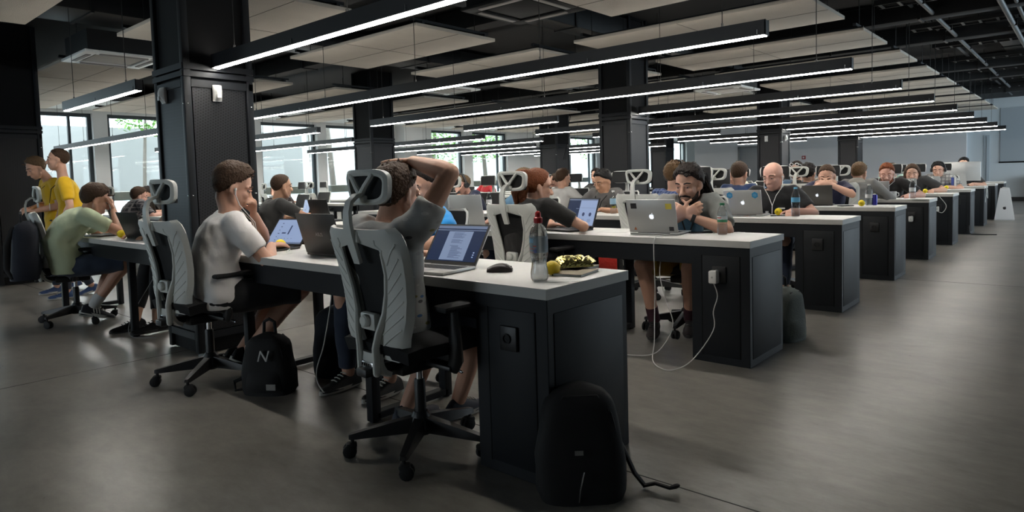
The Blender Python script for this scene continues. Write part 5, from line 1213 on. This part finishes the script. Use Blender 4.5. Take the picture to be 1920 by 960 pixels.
_mx = _n.new('ShaderNodeMix'); _mx.data_type = 'RGBA'; _mx.inputs['A'].default_value = (.36, .36, .35, 1); _l.new(_r1.outputs[0], _mx.inputs['Factor']); _l.new(_r2.outputs[0], _mx.inputs['B']); _l.new(_mx.outputs['Result'], _p.inputs['Base Color'])
chair(-.68, -.03, R(-3), 'white-backed office chair nearest the camera, under the man with his arm raised')
p = person('man in a printed grey t-shirt leaning back, right hand on top of his head', seatA(0, -.79, -.08), 0, lean=-.01, slouch=.04, wide=1.08, hem=.10, look=(R(2), R(6), 0), headc=(.0, .055, 1.09), hair=('short', 'brown', .8), shirt=M_print, sleeve=.52, shorts=cloth('navy_shorts', (.012, .015, .028)), leglen=.97,
           hr=(.045, .115, 1.238), pr=(1, .15, .3), gr=dict(d=(-1, -.22, .0), n=(-.05, -.1, -1), curl=.30, thumb=.2, side=1), hl=(-.20, .34, .80), gl=typ, knees=[(-.12, .42, .50), (.16, .40, .50)], feet=[(-.14, .18, .10), (-.04, .42, .085)], shoes=[mat('shoe_navy', (.015, .02, .035), .7), M_sole_w], voxel=.006, seed=2, sock=None)
chair(-1.58, .72, PI + R(6), 'office chair of the man in the bright blue t-shirt')
p = person('man in a bright blue t-shirt and jeans on the far side of the first desk', (-1.60, .70, 0), PI + R(4), lean=-.10, look=(R(6), R(14), 0), headc=(.0, -.12, 1.115), hair=('crop', 'dark', 1.6), shirt=cloth('bright_blue', (.025, .32, .80)), sleeve=.7, shorts=cloth('denim', (.018, .028, .055)), leglen=1.92, hl=(-.26, .26, .79), pl=(-1, -.3, -.2), hr=(.12, .30, .79), gl=typ, gr=typ, knees=[(-.26, .42, .53), (.04, .46, .54)], feet=[(-.20, .36, .085), (.10, .40, .085)], shoes=[mat('shoe_black', (.012, .012, .012), .6), M_sole_w], seed=5)
chair(-2.47, -.12, R(3), 'white-backed office chair of the man in the white t-shirt')
p = person('man in a white t-shirt with earphones, fist at his mouth', (-2.335, -.105, 0), R(-14), lean=.08, slouch=.04, look=(R(-4), R(22), 0), headc=(-.02, .105, 1.145), hair=('quiff', 'brown', 1.15), shirt=cloth('white', (.86, .83, .81), .06), sleeve=.68, shorts=cloth('black_shorts', (.006, .006, .007)), leglen=.98, hl=(-.05, .225, .975), pl=(-.8, .5, -.7), gl=dict(d=(.25, -.12, .8), n=(.35, -.8, -.1), curl=1.2, thumb=.9), hr=(.01, .30, .788), pr=(1, -.2, -.5), gr=dict(d=(-.45, .9, -.05), n=(-.2, 0, -1), curl=.5, thumb=.5), knees=[(-.14, .42, .52), (.165, .42, .53)], feet=[(-.10, .12, .15), (-.0, .14, .17)], footpitch=(-.6, -.5), shoes=[M_black, M_sole_w], voxel=.006, seed=7)
earphones(p)
q = MB().shell([[(.05 + .035 * u, .178 - .05 * v * 0 + .004, .66 + .14 * v) for u in (-1, 0, 1)] for v in (0, .5, 1)], .002)
# man behind the column, on the far side of the middle desk
chair(-4.55, .66, PI, 'office chair behind the nearest column')
p = person('person in black trousers and sneakers, mostly hidden behind the nearest column', (-4.42, .70, 0), PI, lean=.10, look=(0, R(15), 0), hair=('short', 'dark'), shirt=cloth('brown_shirt', (.10, .07, .05)), sleeve=.6, shorts=cloth('black_trousers', (.006, .006, .007)), leglen=1.80, hl=(-.20, .42, .79), hr=(.10, .44, .79), gl=typ, gr=typ, knees=[(-.16, .42, .53), (.10, .40, .53)], feet=[(-.30, .50, .10), (-.02, .56, .085)], shoes=[M_black, M_sole_k], seed=9, skin='tan')
chair(-5.27, -.03, R(-12), 'office chair with a navy backpack hung on it, under the man in pale green')
p = person('hunched man in a pale green t-shirt resting his face on his hand', (-5.10, -.12, 0), R(-10), lean=.17, slouch=.09, look=(R(4), R(22), 0), headc=(.0, .225, 1.065), hair=('quiff', 'brown', 1.05), shirt=cloth('pale_green', (.56, .64, .43), .08), sleeve=.66, shorts=cloth('navy_denim_shorts', (.035, .05, .085)), leglen=.93, hl=(-.10, .42, .79), gl=typ, hr=(.045, .355, .965), pr=(.8, .4, -.9), gr=dict(d=(-.35, -.05, .9), n=(-.3, -.9, .2), curl=.7, thumb=.6), knees=[(-.14, .40, .53), (.18, .42, .52)], feet=[(-.10, .16, .12), (.07, .15, .16)], footpitch=(-.25, -.35), shoes=[mat('shoe_dark_stripe', (.015, .016, .022), .7), M_sole_w, mat('stripe_white', (.45, .43, .38), .6)], socks=mat('sock_white', (.55, .55, .54), .9), voxel=.007, seed=11)
M_tee_y = cloth('yellow', (.82, .49, .014), .08)
for i, (x, y, rz, lk, lb, hr_, hd) in enumerate(((-6.90, .42, R(168), (R(-8), R(0), 0), 'standing man in a yellow t-shirt with a lanyard, nearer of the two', ('crop', 'brown', 1.5), (.0, .10, 1.640)), (-7.47, .44, R(184), (R(4), R(26), 0), 'standing man in a yellow t-shirt looking down, farther of the two', ('short', 'light', .9), (0, .20, 1.56)))):
    p = person(lb, (x, y, 0), rz, stand=True, hip=.93, lean=.06, look=lk, headc=hd, hair=hr_, shirt=M_tee_y, sleeve=.75, shorts=cloth('dark_jeans', (.02, .026, .045)), leglen=1.95, hem=.16, hl=((-.22, .12, .86) if i == 0 else (-.10, .27, 1.04)), pl=(-.5, -.7, 0), gl=(dict(d=(0, .2, -1), n=(1, 0, 0), curl=.5) if i == 0 else dict(d=(.4, .8, .1), n=(.3, 0, -.8), curl=.7)), hr=((.21, .16, .86) if i == 0 else (.07, .28, 1.06)), pr=(.6, -.6, -.2), gr=(dict(d=(0, .2, -1), n=(-1, 0, 0), curl=.5) if i == 0 else dict(d=(-.5, .8, .1), n=(-.5, 0, -.8), curl=.7)), knees=[(-.10, .10, .50), (.10, .02, .50)], feet=[(-.10, .10, .085), (.10, -.16, .10)], footpitch=(0, -.25), shoes=[mat('shoe_blue', (.02, .05, .14), .7), M_sole_w], seed=20 + i)
    lanyard(p); p['root'].scale = (.91, .91, .91)
    if i == 0:
        watch(p, 0)
# ---- second row
chair(-1.57, D - .04, R(-4), 'white-backed office chair of the ponytail woman at the second desk')
p = person('woman with a red-brown ponytail in a black t-shirt leaning on the second desk', (-1.60, D - .13, 0), R(-14), lean=.12, slouch=.03, look=(R(-22), R(10), 0), headc=(-.02, .155, 1.085), fem=True, hair=('pony', 'red'), shirt=cloth('black_tee', (.012, .011, .011)), sleeve=.72, shorts=cloth('black_trousers', (.006, .006, .007)), leglen=1.9, hr=(.16, .42, .785), pr=(1, .0, -.3), gr=dict(d=(-.5, .8, -.05), n=(0, 0, -1), curl=.4), hl=(-.15, .40, .785), gl=typ, feet=[(-.1, .3, .085), (.14, .34, .085)], shoes=[M_black, M_sole_k], seed=31)
chair(-.74, D + W + .12, PI + R(8), 'black-backed office chair of the man with dreadlocks')
p = person('bearded man with dreadlocks, chin on clasped hands, mustard shorts', (-.70, D + W + .12, 0), PI + R(22), lean=.12, slouch=.05, look=(R(-22), R(16), 0), headc=(.0, .15, 1.075), hair=('dread', 'dark', 1.1), beard=('dark', 1.1), shirt=cloth('grey_linen', (.24, .25, .24)), sleeve=.80, shorts=cloth('mustard', (.30, .19, .02)), leglen=.86, hl=(-.026, .325, .86), hr=(.034, .32, .86), pl=(-.9, .3, -.6), pr=(.9, .3, -.6), gl=dict(d=(.55, .1, .35), n=(.25, -.95, 0), curl=.95, thumb=.7), gr=dict(d=(-.6, .15, .35), n=(-.3, -.9, .1), curl=.8, thumb=.7), knees=[(-.02, .45, .53), (.30, .38, .53)], feet=[(.0, .16, .13), (.24, .24, .13)], shoes=[mat('shoe_brown_black', (.02, .014, .014), .7), M_sole_k], socks=mat('sock_maroon', (.06, .02, .03), .9), voxel=.0058, seed=33, footpitch=(-.1, -.15))
watch(p, 0); lanyard(p, card=True)
q = MB(); c = p['C7']; q.loft([oring(c + Vector((0, .055, z)), (1, 0, 0), (0, 0, 1), a, .075, 16) for z, a in ((-.03, .045), (-.10, .085), (-.20, .10), (-.32, .10))]); q.build('undershirt', cloth('petrol_tee', (.03, .085, .13)), p['root'])
chair(-2.28, D + W + .10, PI, 'office chair of the woman behind the big silver laptop')
person('woman with light brown hair half hidden behind the white headrest', (-2.22, D + W + .16, 0), PI, lean=.06, look=(0, R(8), 0), headc=(0, .10, 1.10), fem=True, hair=('long', 'light'), skin='fair', shirt=cloth('blue_blouse', (.10, .22, .34)), sleeve=.6, shorts=cloth('denim', (.018, .028, .055)), leglen=1.9, hl=(-.18, .36, .79), hr=(.2, .33, .79), gl=typ, gr=typ, seed=35)
chair(-5.35, D - .06, R(-8), 'office chair of the man in charcoal right of the nearest column')
person('man in a charcoal t-shirt typing right of the nearest column', (-5.25, D - .10, 0), R(-10), lean=.10, slouch=.03, look=(R(2), R(4), 0), headc=(.02, .16, 1.135), hair=('crop', 'brown', 1.6), shirt=cloth('charcoal', (.035, .034, .034)), sleeve=.72, shorts=cloth('brown_trousers', (.11, .06, .035)), leglen=1.9, hr=(.16, .52, .79), pr=(1, -.2, -.4), gr=typ, hl=(-.1, .46, .79), gl=typ, shoes=[M_black, M_sole_k], seed=37, skin='tan')
# ---- third row
chair(-1.67, 2 * D - .04, R(-4), 'white-backed office chair of the man in the checked shirt')
def plaid(name, c1, c2, sc):
    m = cloth(name, c1); n_, l_, p_ = nodes_of(m); t = n_.new('ShaderNodeTexCoord'); b = n_.new('ShaderNodeTexBrick'); b.inputs['Scale'].default_value = sc; b.inputs['Mortar Size'].default_value = .06; b.offset = 0
    b.inputs['Color1'].default_value = c1 + (1,); b.inputs['Color2'].default_value = tuple(v * .55 for v in c1) + (1,); b.inputs['Mortar'].default_value = c2 + (1,); b.inputs['Row Height'].default_value = .5
    mp = n_.new('ShaderNodeMapping'); mp.inputs['Rotation'].default_value = (R(90), 0, 0); l_.new(t.outputs['Object'], mp.inputs[0]); l_.new(mp.outputs[0], b.inputs['Vector']); l_.new(b.outputs['Color'], p_.inputs['Base Color']); return m
p = person('man in a blue checked shirt and headphones seen from behind', (-1.46, 2 * D - .13, 0), R(-8), lean=.10, look=(R(-12), R(8), 0), headc=(0, .14, 1.13), hair=('curly', 'sandy', .6), shirt=plaid('blue_check', (.03, .085, .30), (.16, .22, .45), 14), sleeve=1.5, shorts=cloth('denim', (.018, .028, .055)), leglen=1.9, hl=(-.15, .38, .79), hr=(.15, .38, .79), gl=typ, gr=typ, seed=41); headphones(p)
chair(-2.62, 2 * D + W + .12, PI - R(10), 'black-backed office chair of the man in the grey polo')
p = person('dark-haired man in a grey polo with a lanyard looking down', (-2.62, 2 * D + W + .16, 0), PI - R(6), lean=.10, look=(R(-6), R(22), 0), headc=(0, .13, 1.085), hair=('short', 'black', .9), skin='tan', shirt=cloth('grey_polo', (.09, .085, .082)), sleeve=.75, shorts=cloth('black_trousers', (.006, .006, .007)), leglen=1.9, hl=(-.16, .36, .79), hr=(.16, .36, .79), gl=typ, gr=typ, seed=43); lanyard(p, card=False)
chair(-.80, 2 * D + W + .14, PI + R(12), 'black-backed office chair of the bald man')
p = person('bald man in a black t-shirt with white print and white earphones', (-.80, 2 * D + W + .20, 0), PI + R(14), lean=.06, look=(R(-24), R(16), R(4)), headc=(0, .10, 1.10), hair=None, skin='pink', shirt=cloth('black_print_tee', (.010, .010, .012)), sleeve=.72, shorts=cloth('denim', (.018, .028, .055)), leglen=1.9, hl=(-.18, .36, .79), hr=(.20, .34, .79), gl=typ, gr=typ, shoes=[mat('shoe_blue', (.02, .05, .14), .7), M_sole_w], voxel=.0065, seed=45); earphones(p)
q = MB(); c = p['C7']
for i in range(14):
    a = 2 * pi * i / 14 + .3
    if i in (3, 4, 9): continue
    q.box(c + Vector((.07 * cos(a) + .02, .152, -.27 + .075 * sin(a))), (.026, .004, .020))
q.box(c + Vector((.02, .153, -.25)), (.012, .004, .07)).box(c + Vector((-.08, .146, -.165)), (.06, .004, .014))
q.build('shirt_print', M_paper, p['root'], False)
p = person('man in navy with headphones leaning on his hand, left of the ponytail woman', (-4.75, 2 * D + W + .18, 0), PI - R(12), lean=.14, look=(R(-8), R(14), 0), headc=(0, .22, 1.085), hair=('crop', 'light', 1.4), skin='pink', shirt=cloth('navy_tee', (.012, .018, .05)), sleeve=.7, shorts=cloth('denim', (.018, .028, .055)), leglen=1.9, hl=(-.06, .34, .98), pl=(-.7, .3, -.8), gl=dict(d=(.2, -.1, .9), n=(.3, -.9, 0), curl=1.0), hr=(.2, .33, .79), gr=typ, seed=47); headphones(p); watch(p, 0)
chair(-4.75, 2 * D + W + .20, PI, 'office chair of the man in navy with headphones')
chair(-4.15, 2 * D - .04, R(-4), 'white-backed office chair beyond the ponytail woman, near the middle desks')
person('man in a light blue shirt bending over the middle desk', (-5.55, 2 * D + W + .2, 0), PI + R(20), lean=.18, slouch=.06, look=(0, R(25), 0), hair=('short', 'dark'), shirt=cloth('light_blue', (.22, .36, .52)), sleeve=.75, shorts=cloth('denim', (.018, .028, .055)), leglen=1.9, hl=(-.16, .36, .79), hr=(.16, .36, .79), gl=typ, gr=typ, seed=49)
# ---- fourth row
chair(-.86, 3 * D + W + .12, PI + R(6), 'black-backed office chair of the man resting on folded hands')
person('man in a navy t-shirt resting his face on folded hands', (-.84, 3 * D + W + .20, 0), PI + R(10), lean=.12, slouch=.05, look=(R(-2), R(20), 0), headc=(0, .20, 1.07), hair=('crop', 'brown', 1.7), beard=('brown', .55), shirt=cloth('deep_blue', (.02, .022, .06)), sleeve=.72, shorts=cloth('denim', (.018, .028, .055)), leglen=1.9, hl=(-.045, .35, .985), hr=(.045, .35, .985), pl=(-1, .3, -.55), pr=(1, .3, -.55), gl=dict(d=(.9, .05, .05), n=(0, -.9, -.3), curl=.55), gr=dict(d=(-.9, .05, .08), n=(0, -.9, -.3), curl=.55), seed=51, voxel=.007)
chair(-1.78, 3 * D - .02, R(-4), 'white-backed office chair of the man in the navy jersey')
person('man in a navy blue jersey seen from behind', (-1.62, 3 * D - .12, 0), R(-8), lean=.12, look=(R(4), R(8), 0), headc=(0, .12, 1.125), hair=('short', 'brown', .9), shirt=cloth('navy_jersey', (.014, .04, .13)), sleeve=1.4, shorts=cloth('denim', (.018, .028, .055)), leglen=1.9, hl=(-.15, .38, .79), hr=(.15, .38, .79), gl=typ, gr=typ, seed=53)
chair(-4.35, 3 * D - .05, R(-4), 'white-backed office chair with a dark sticker by the column')
person('man in a white shirt seen from behind left of the second column', (-4.18, 3 * D - .12, 0), R(-10), lean=.10, look=(R(-10), R(8), 0), headc=(0, .12, 1.13), hair=('short', 'brown', .8), shirt=cloth('white_shirt', (.52, .51, .50), .06), sleeve=.9, shorts=cloth('denim', (.018, .028, .055)), leglen=1.9, hl=(-.15, .38, .79), hr=(.15, .38, .79), gl=typ, gr=typ, seed=55)
p = person('man in black covering his face with one hand', (-4.62, 3 * D + W + .17, 0), PI - R(10), lean=.18, slouch=.05, look=(R(-4), R(26), 0), headc=(0, .24, 1.05), hair=('short', 'brown', 1.2), shirt=cloth('black_tee', (.012, .011, .011)), sleeve=.8, shorts=cloth('denim', (.018, .028, .055)), leglen=1.9, hl=(-.02, .375, 1.0), pl=(-.5, .3, -.9), gl=dict(d=(.1, -.05, 1), n=(0, -.9, .1), curl=.25), hr=(.2, .33, .79), gr=typ, seed=57)
chair(-4.66, 3 * D + W + .22, PI, 'black-backed office chair of the man covering his face')
# ---- fifth row and beyond, aisle side
chair(-.60, 4 * D + W + .14, PI, 'black-backed office chair of the red-bearded man')
p = person('red-bearded man in a black t-shirt typing with earphones', (-.60, 4 * D + W + .19, 0), PI + R(4), lean=.08, slouch=.03, look=(R(4), R(18), 0), headc=(0, .14, 1.07), hair=('short', 'red', .9), beard=('red', .9), skin='pink', shirt=cloth('black_tee', (.012, .011, .011)), sleeve=.75, shorts=cloth('denim', (.018, .028, .055)), leglen=1.9, hl=(-.28, .32, .79), hr=(.26, .30, .79), gl=typ, gr=typ, seed=61); earphones(p)
chair(-.62, 5 * D + W + .14, PI, 'black-backed office chair of the long-haired person')
person('long-haired person in a charcoal t-shirt looking down at a laptop', (-.62, 5 * D + W + .18, 0), PI, lean=.09, slouch=.03, look=(R(8), R(18), 0), headc=(0, .15, 1.06), hair=('long', 'brown'), shirt=cloth('charcoal', (.035, .034, .034)), sleeve=.72, shorts=cloth('denim', (.018, .028, .055)), leglen=1.9, hl=(-.30, .30, .79), hr=(.22, .32, .79), gl=typ, gr=typ, seed=63)
person('person in a mint green shirt behind the long-haired person', (-1.25, 6 * D + W + .16, 0), PI - R(10), lean=.10, look=(R(-20), R(8), 0), headc=(0, .16, 1.085), hair=('short', 'brown'), shirt=cloth('mint', (.36, .56, .48), .06), sleeve=.7, shorts=cloth('denim', (.018, .028, .055)), leglen=1.9, hl=(-.06, .33, .98), gl=dict(d=(0, 0, 1), n=(0, -1, 0), curl=.8), hr=(.2, .33, .79), gr=typ, seed=65)
p = person('man in a white patterned shirt wearing big black headphones', (-.55, 6 * D + W + .20, 0), PI - R(4), lean=.05, look=(R(6), R(16), 0), headc=(0, .11, 1.09), hair=('short', 'black', .7), shirt=plaid('white_pattern', (.55, .55, .53), (.16, .16, .16), 9), sleeve=.75, shorts=cloth('denim', (.018, .028, .055)), leglen=1.9, hl=(-.18, .33, .79), hr=(.20, .33, .79), gl=typ, gr=typ, seed=67); headphones(p)
chair(-.95, 4 * D - .03, R(-4), 'white-backed office chair of the man in the grey hoodie')
p = person('man in a grey hoodie seen from behind', (-.80, 4 * D - .12, 0), R(-8), lean=.12, look=(R(-4), R(10), 0), headc=(0, .12, 1.09), hair=('short', 'sandy', .8), shirt=cloth('grey_hoodie', (.23, .225, .22)), sleeve=1.85, shorts=cloth('denim', (.018, .028, .055)), leglen=1.9, hl=(-.15, .38, .79), hr=(.16, .40, .79), gl=typ, gr=typ, seed=69)
MB().ell(p['C7'] + Vector((0, -.075, .0)), (.11, .05, .07), n=14).build('hood', cloth('cream_hood', (.55, .52, .47)), p['root'])
p = person('man in a blue shirt with glasses pushed up on his hair', (-1.78, 4 * D + W + .18, 0), PI - R(6), lean=.03, look=(R(4), R(6), 0), headc=(0, .07, 1.145), hair=('short', 'dark', .8), beard=('dark', .4), shirt=cloth('chambray', (.05, .10, .17)), sleeve=1.2, shorts=cloth('denim', (.018, .028, .055)), leglen=1.9, hl=(-.18, .33, .79), hr=(.20, .33, .79), gl=typ, gr=typ, seed=71)
q = MB()
for s in (-1, 1): q.tube([(s * (.036 + .026 * cos(a)), .083, .098 + .017 * sin(a)) for a in [2 * pi * j / 12 for j in range(13)]], .005, 5, dome=False).tube([(s * .066, .07, .10), (s * .088, -.01, .06)], .004, 5)
q.xf(p['M']); q.build('glasses', M_white, p['root'])
chair(-1.80, 4 * D + W + .20, PI, 'black-backed office chair of the man with glasses on his hair')
person('young man in a plaid top with short dark hair far back', (-2.15, 5 * D + W + .17, 0), PI - R(14), lean=.05, look=(R(-10), R(6), 0), headc=(0, .08, 1.10), hair=('quiff', 'dark', .7), shirt=plaid('brown_plaid', (.16, .11, .09), (.35, .3, .26), 12), sleeve=.8, shorts=cloth('denim', (.018, .028, .055)), leglen=1.9, hl=(-.18, .33, .79), hr=(.20, .33, .79), gl=typ, gr=typ, seed=73)
person('woman in a cream sweater with her hand at her cheek', (-2.72, 4 * D + W + .18, 0), PI - R(4), lean=.06, look=(R(-6), R(12), 0), headc=(0, .10, 1.09), fem=True, hair=('long', 'brown', .8), shirt=cloth('cream', (.58, .54, .45), .06), sleeve=.9, shorts=cloth('denim', (.018, .028, .055)), leglen=1.9, hr=(.06, .22, 1.03), pr=(.8, .3, -.7), gr=dict(d=(-.2, 0, 1), n=(-.3, -.9, 0), curl=.8), hl=(-.20, .33, .79), gl=typ, seed=75)
chair(-2.74, 4 * D + W + .20, PI, 'black-backed office chair of the woman in cream')
person('older man with short fair hair behind the woman in cream', (-3.55, 5 * D + W + .18, 0), PI, lean=.05, look=(0, R(6), 0), headc=(0, .08, 1.07), hair=('crop', 'sandy', .8), skin='pink', shirt=cloth('beige_shirt', (.30, .26, .22)), sleeve=.8, shorts=cloth('denim', (.018, .028, .055)), leglen=1.9, hl=(-.18, .33, .79), hr=(.20, .33, .79), gl=typ, gr=typ, seed=77)
person('person with dark curly hair seen from behind, beside the bald man', (-1.42, 4 * D - .12, 0), R(-6), lean=.08, look=(0, R(6), 0), headc=(0, .10, 1.10), hair=('curly', 'dark', .9), shirt=cloth('black_tee', (.012, .011, .011)), sleeve=.8, shorts=cloth('denim', (.018, .028, .055)), leglen=1.9, hl=(-.15, .38, .79), hr=(.15, .38, .79), gl=typ, gr=typ, seed=79)
person('dark-haired person behind the big silver desktop computer', (-.42, 7 * D + W + .25, 0), PI, lean=.03, headc=(0, .05, 1.17), hair=('short', 'black'), shirt=cloth('charcoal', (.035, .034, .034)), sleeve=.8, shorts=cloth('denim', (.018, .028, .055)), leglen=1.9, hl=(-.18, .33, .79), hr=(.20, .33, .79), gl=typ, gr=typ, seed=81)
# ---- window side
chair(-9.42, D - .05, R(-8), 'white-backed office chair of the man in the dark plaid shirt')
person('man in a dark plaid shirt at the window-side desk, left of the nearest column', (-9.22, D - .12, 0), R(-10), lean=.14, slouch=.04, look=(R(-2), R(14), 0), headc=(0, .14, 1.04), hair=('short', 'brown', 1.), skin='pink', shirt=plaid('dark_plaid', (.035, .033, .045), (.16, .15, .15), 9), sleeve=.85, shorts=cloth('denim', (.018, .028, .055)), leglen=1.9, hl=(-.15, .40, .79), hr=(.15, .42, .79), gl=typ, gr=typ, seed=91)
person('man in a black t-shirt touching his face, facing the plaid-shirted man', (-10.35, D + W + .18, 0), PI + R(14), lean=.16, slouch=.04, look=(R(4), R(14), 0), headc=(0, .20, 1.05), hair=('quiff', 'dark', .9), shirt=cloth('black_tee', (.012, .011, .011)), sleeve=.7, shorts=cloth('denim', (.018, .028, .055)), leglen=1.9, hr=(.04, .36, .98), pr=(.6, .3, -.8), gr=dict(d=(-.1, -.1, 1), n=(0, -1, 0), curl=.8), hl=(-.2, .33, .79), gl=typ, seed=93)
person('brown-haired man behind the man in the black t-shirt by the windows', (-13.0, 2 * D + W + .2, 0), PI + R(10), lean=.06, headc=(0, .1, 1.06), hair=('short', 'brown'), shirt=cloth('white_tee2', (.45, .45, .45), .06), sleeve=.7, shorts=cloth('denim', (.018, .028, .055)), leglen=1.9, hl=(-.18, .33, .79), hr=(.20, .33, .79), gl=typ, gr=typ, seed=95)
person('woman with long auburn hair seen from behind, by the windows', (-11.9, 3 * D - .1, 0), R(-12), lean=.10, look=(R(-6), R(6), 0), headc=(0, .10, 1.09), fem=True, hair=('long', 'red'), shirt=cloth('white_top', (.5, .5, .49), .06), sleeve=.8, shorts=cloth('denim', (.018, .028, .055)), leglen=1.9, hl=(-.15, .38, .79), hr=(.15, .38, .79), gl=typ, gr=typ, seed=97)
person('brown-haired woman holding her hand over her eyes', (-9.55, 2 * D + W + .20, 0), PI - R(4), lean=.12, look=(R(-4), R(22), 0), headc=(0, .18, 1.03), fem=True, hair=('long', 'brown', 1.1), shirt=cloth('striped_brown', (.12, .08, .07)), sleeve=.9, shorts=cloth('denim', (.018, .028, .055)), leglen=1.9, hl=(-.03, .31, 1.03), pl=(-.6, .3, -.8), gl=dict(d=(.3, -.1, .9), n=(.2, -.9, 0), curl=.6), hr=(.2, .33, .79), gr=typ, seed=99)
person('man in a white t-shirt seen from behind at the window-side desks', (-11.2, 4 * D - .12, 0), R(-10), lean=.10, look=(R(-8), R(8), 0), headc=(0, .12, 1.10), hair=('short', 'brown', .9), shirt=cloth('white_tee', (.50, .49, .47), .06), sleeve=.75, shorts=cloth('denim', (.018, .028, .055)), leglen=1.9, hl=(-.15, .38, .79), hr=(.15, .38, .79), gl=typ, gr=typ, seed=101)
person('person in a red t-shirt far back by the windows', (-9.9, 5 * D + W + .2, 0), PI, lean=.06, headc=(0, .1, 1.08), hair=('short', 'black'), shirt=cloth('red_tee', (.45, .02, .03)), sleeve=.7, shorts=cloth('denim', (.018, .028, .055)), leglen=1.9, hl=(-.18, .33, .79), hr=(.20, .33, .79), gl=typ, gr=typ, seed=103)
person('person in black far back by the windows beside the one in red', (-10.9, 5 * D + W + .2, 0), PI, lean=.06, headc=(0, .1, 1.12), hair=('short', 'black'), shirt=cloth('black_tee', (.012, .011, .011)), sleeve=.7, shorts=cloth('denim', (.018, .028, .055)), leglen=1.9, hl=(-.18, .33, .79), hr=(.20, .33, .79), gl=typ, gr=typ, seed=105)
person('standing person by the far windows behind the black monitor', (-9.4, 15.5, 0), PI - R(30), stand=True, hip=.9, headc=(0, .08, 1.60), hair=('short', 'brown'), shirt=cloth('olive', (.10, .10, .06)), sleeve=.8, shorts=cloth('denim', (.018, .028, .055)), leglen=1.9, hem=.14, hl=(-.2, .12, .84), hr=(.2, .12, .84), knees=[(-.1, .03, .5), (.1, .03, .5)], feet=[(-.1, 0, .085), (.1, 0, .085)], shoes=[M_black, M_sole_k], seed=107)
person('dark-haired person far back behind the white headrest of the ponytail woman', (-5.35, 4 * D + W + .2, 0), PI, lean=.03, headc=(0, .06, 1.15), hair=('short', 'dark'), shirt=cloth('charcoal', (.035, .034, .034)), sleeve=.8, shorts=cloth('denim', (.018, .028, .055)), leglen=1.9, hl=(-.18, .33, .79), hr=(.20, .33, .79), gl=typ, gr=typ, seed=109)
for x, y, rz, lb in ((-1.25, 6 * D + W + .22, PI - R(10), 'office chair of the person in mint green'), (-.55, 6 * D + W + .26, PI - R(4), 'office chair of the man in the white patterned shirt'), (-2.15, 5 * D + W + .22, PI - R(14), 'office chair of the young man in the plaid top'),
                     (-3.55, 5 * D + W + .22, PI, 'office chair of the older man behind the woman in cream'), (-1.45, 4 * D - .04, R(-6), 'white-backed office chair of the person with dark curly hair'), (-.42, 7 * D + W + .28, PI, 'office chair behind the big silver desktop computer'), (-10.35, D + W + .22, PI + R(14), 'office chair of the man touching his face by the windows'),
                     (-13.0, 2 * D + W + .25, PI + R(10), 'office chair of the brown-haired man by the windows'), (-12.0, 3 * D - .05, R(-12), 'white-backed chair of the auburn-haired woman'), (-9.55, 2 * D + W + .26, PI - R(4), 'office chair of the woman covering her eyes'), (-11.3, 4 * D - .05, R(-10), 'white-backed chair of the man in the white t-shirt by the windows'),
                     (-10.9, 5 * D + W + .25, PI, 'office chair of the far person in black'), (-5.35, 4 * D + W + .25, PI, 'office chair of the far dark-haired person at the middle desks'), (-5.6, 2 * D + W + .25, PI + R(20), 'office chair of the man in light blue')):
    chair(x, y, rz, lb)
# empty or half-hidden chairs along the rows
for x, y, rz, lb in ((-11.6, 3 * D + W + .15, PI, 'black-backed chair by the windows, behind the auburn-haired woman'), (-9.9, 3 * D + W + .22, PI - R(15), 'black headrest chair right of the woman covering her eyes'), (-10.5, 4 * D + W + .12, PI, 'office chair by the windows in front of the tree trunks'), (-12.6, 4 * D + W + .14, PI, 'office chair far left by the windows'),
                     (-3.6, 5 * D - .1, R(-10), 'white headrest chair far back near the second column'), (-5.3, 3 * D + W + .25, PI, 'black headrest chair at the middle desks left of the second column'), (-3.0, 5 * D + W + .15, PI, 'black headrest chair behind the woman in cream'), (-1.0, 5 * D + W + .1, PI, 'black headrest chair beside the long-haired person'),
                     (-11.4, 2 * D - .05, R(-6), 'white-backed chair at the window-side desks in the third row'), (-10.2, 3 * D - .05, R(-6), 'white-backed chair at the window-side desks in the fourth row'), (-12.2, 5 * D - .05, R(-6), 'white-backed chair of the window-side sixth row')):
    chair(x, y, rz, lb)
bpy.data.scenes.remove(_WS)
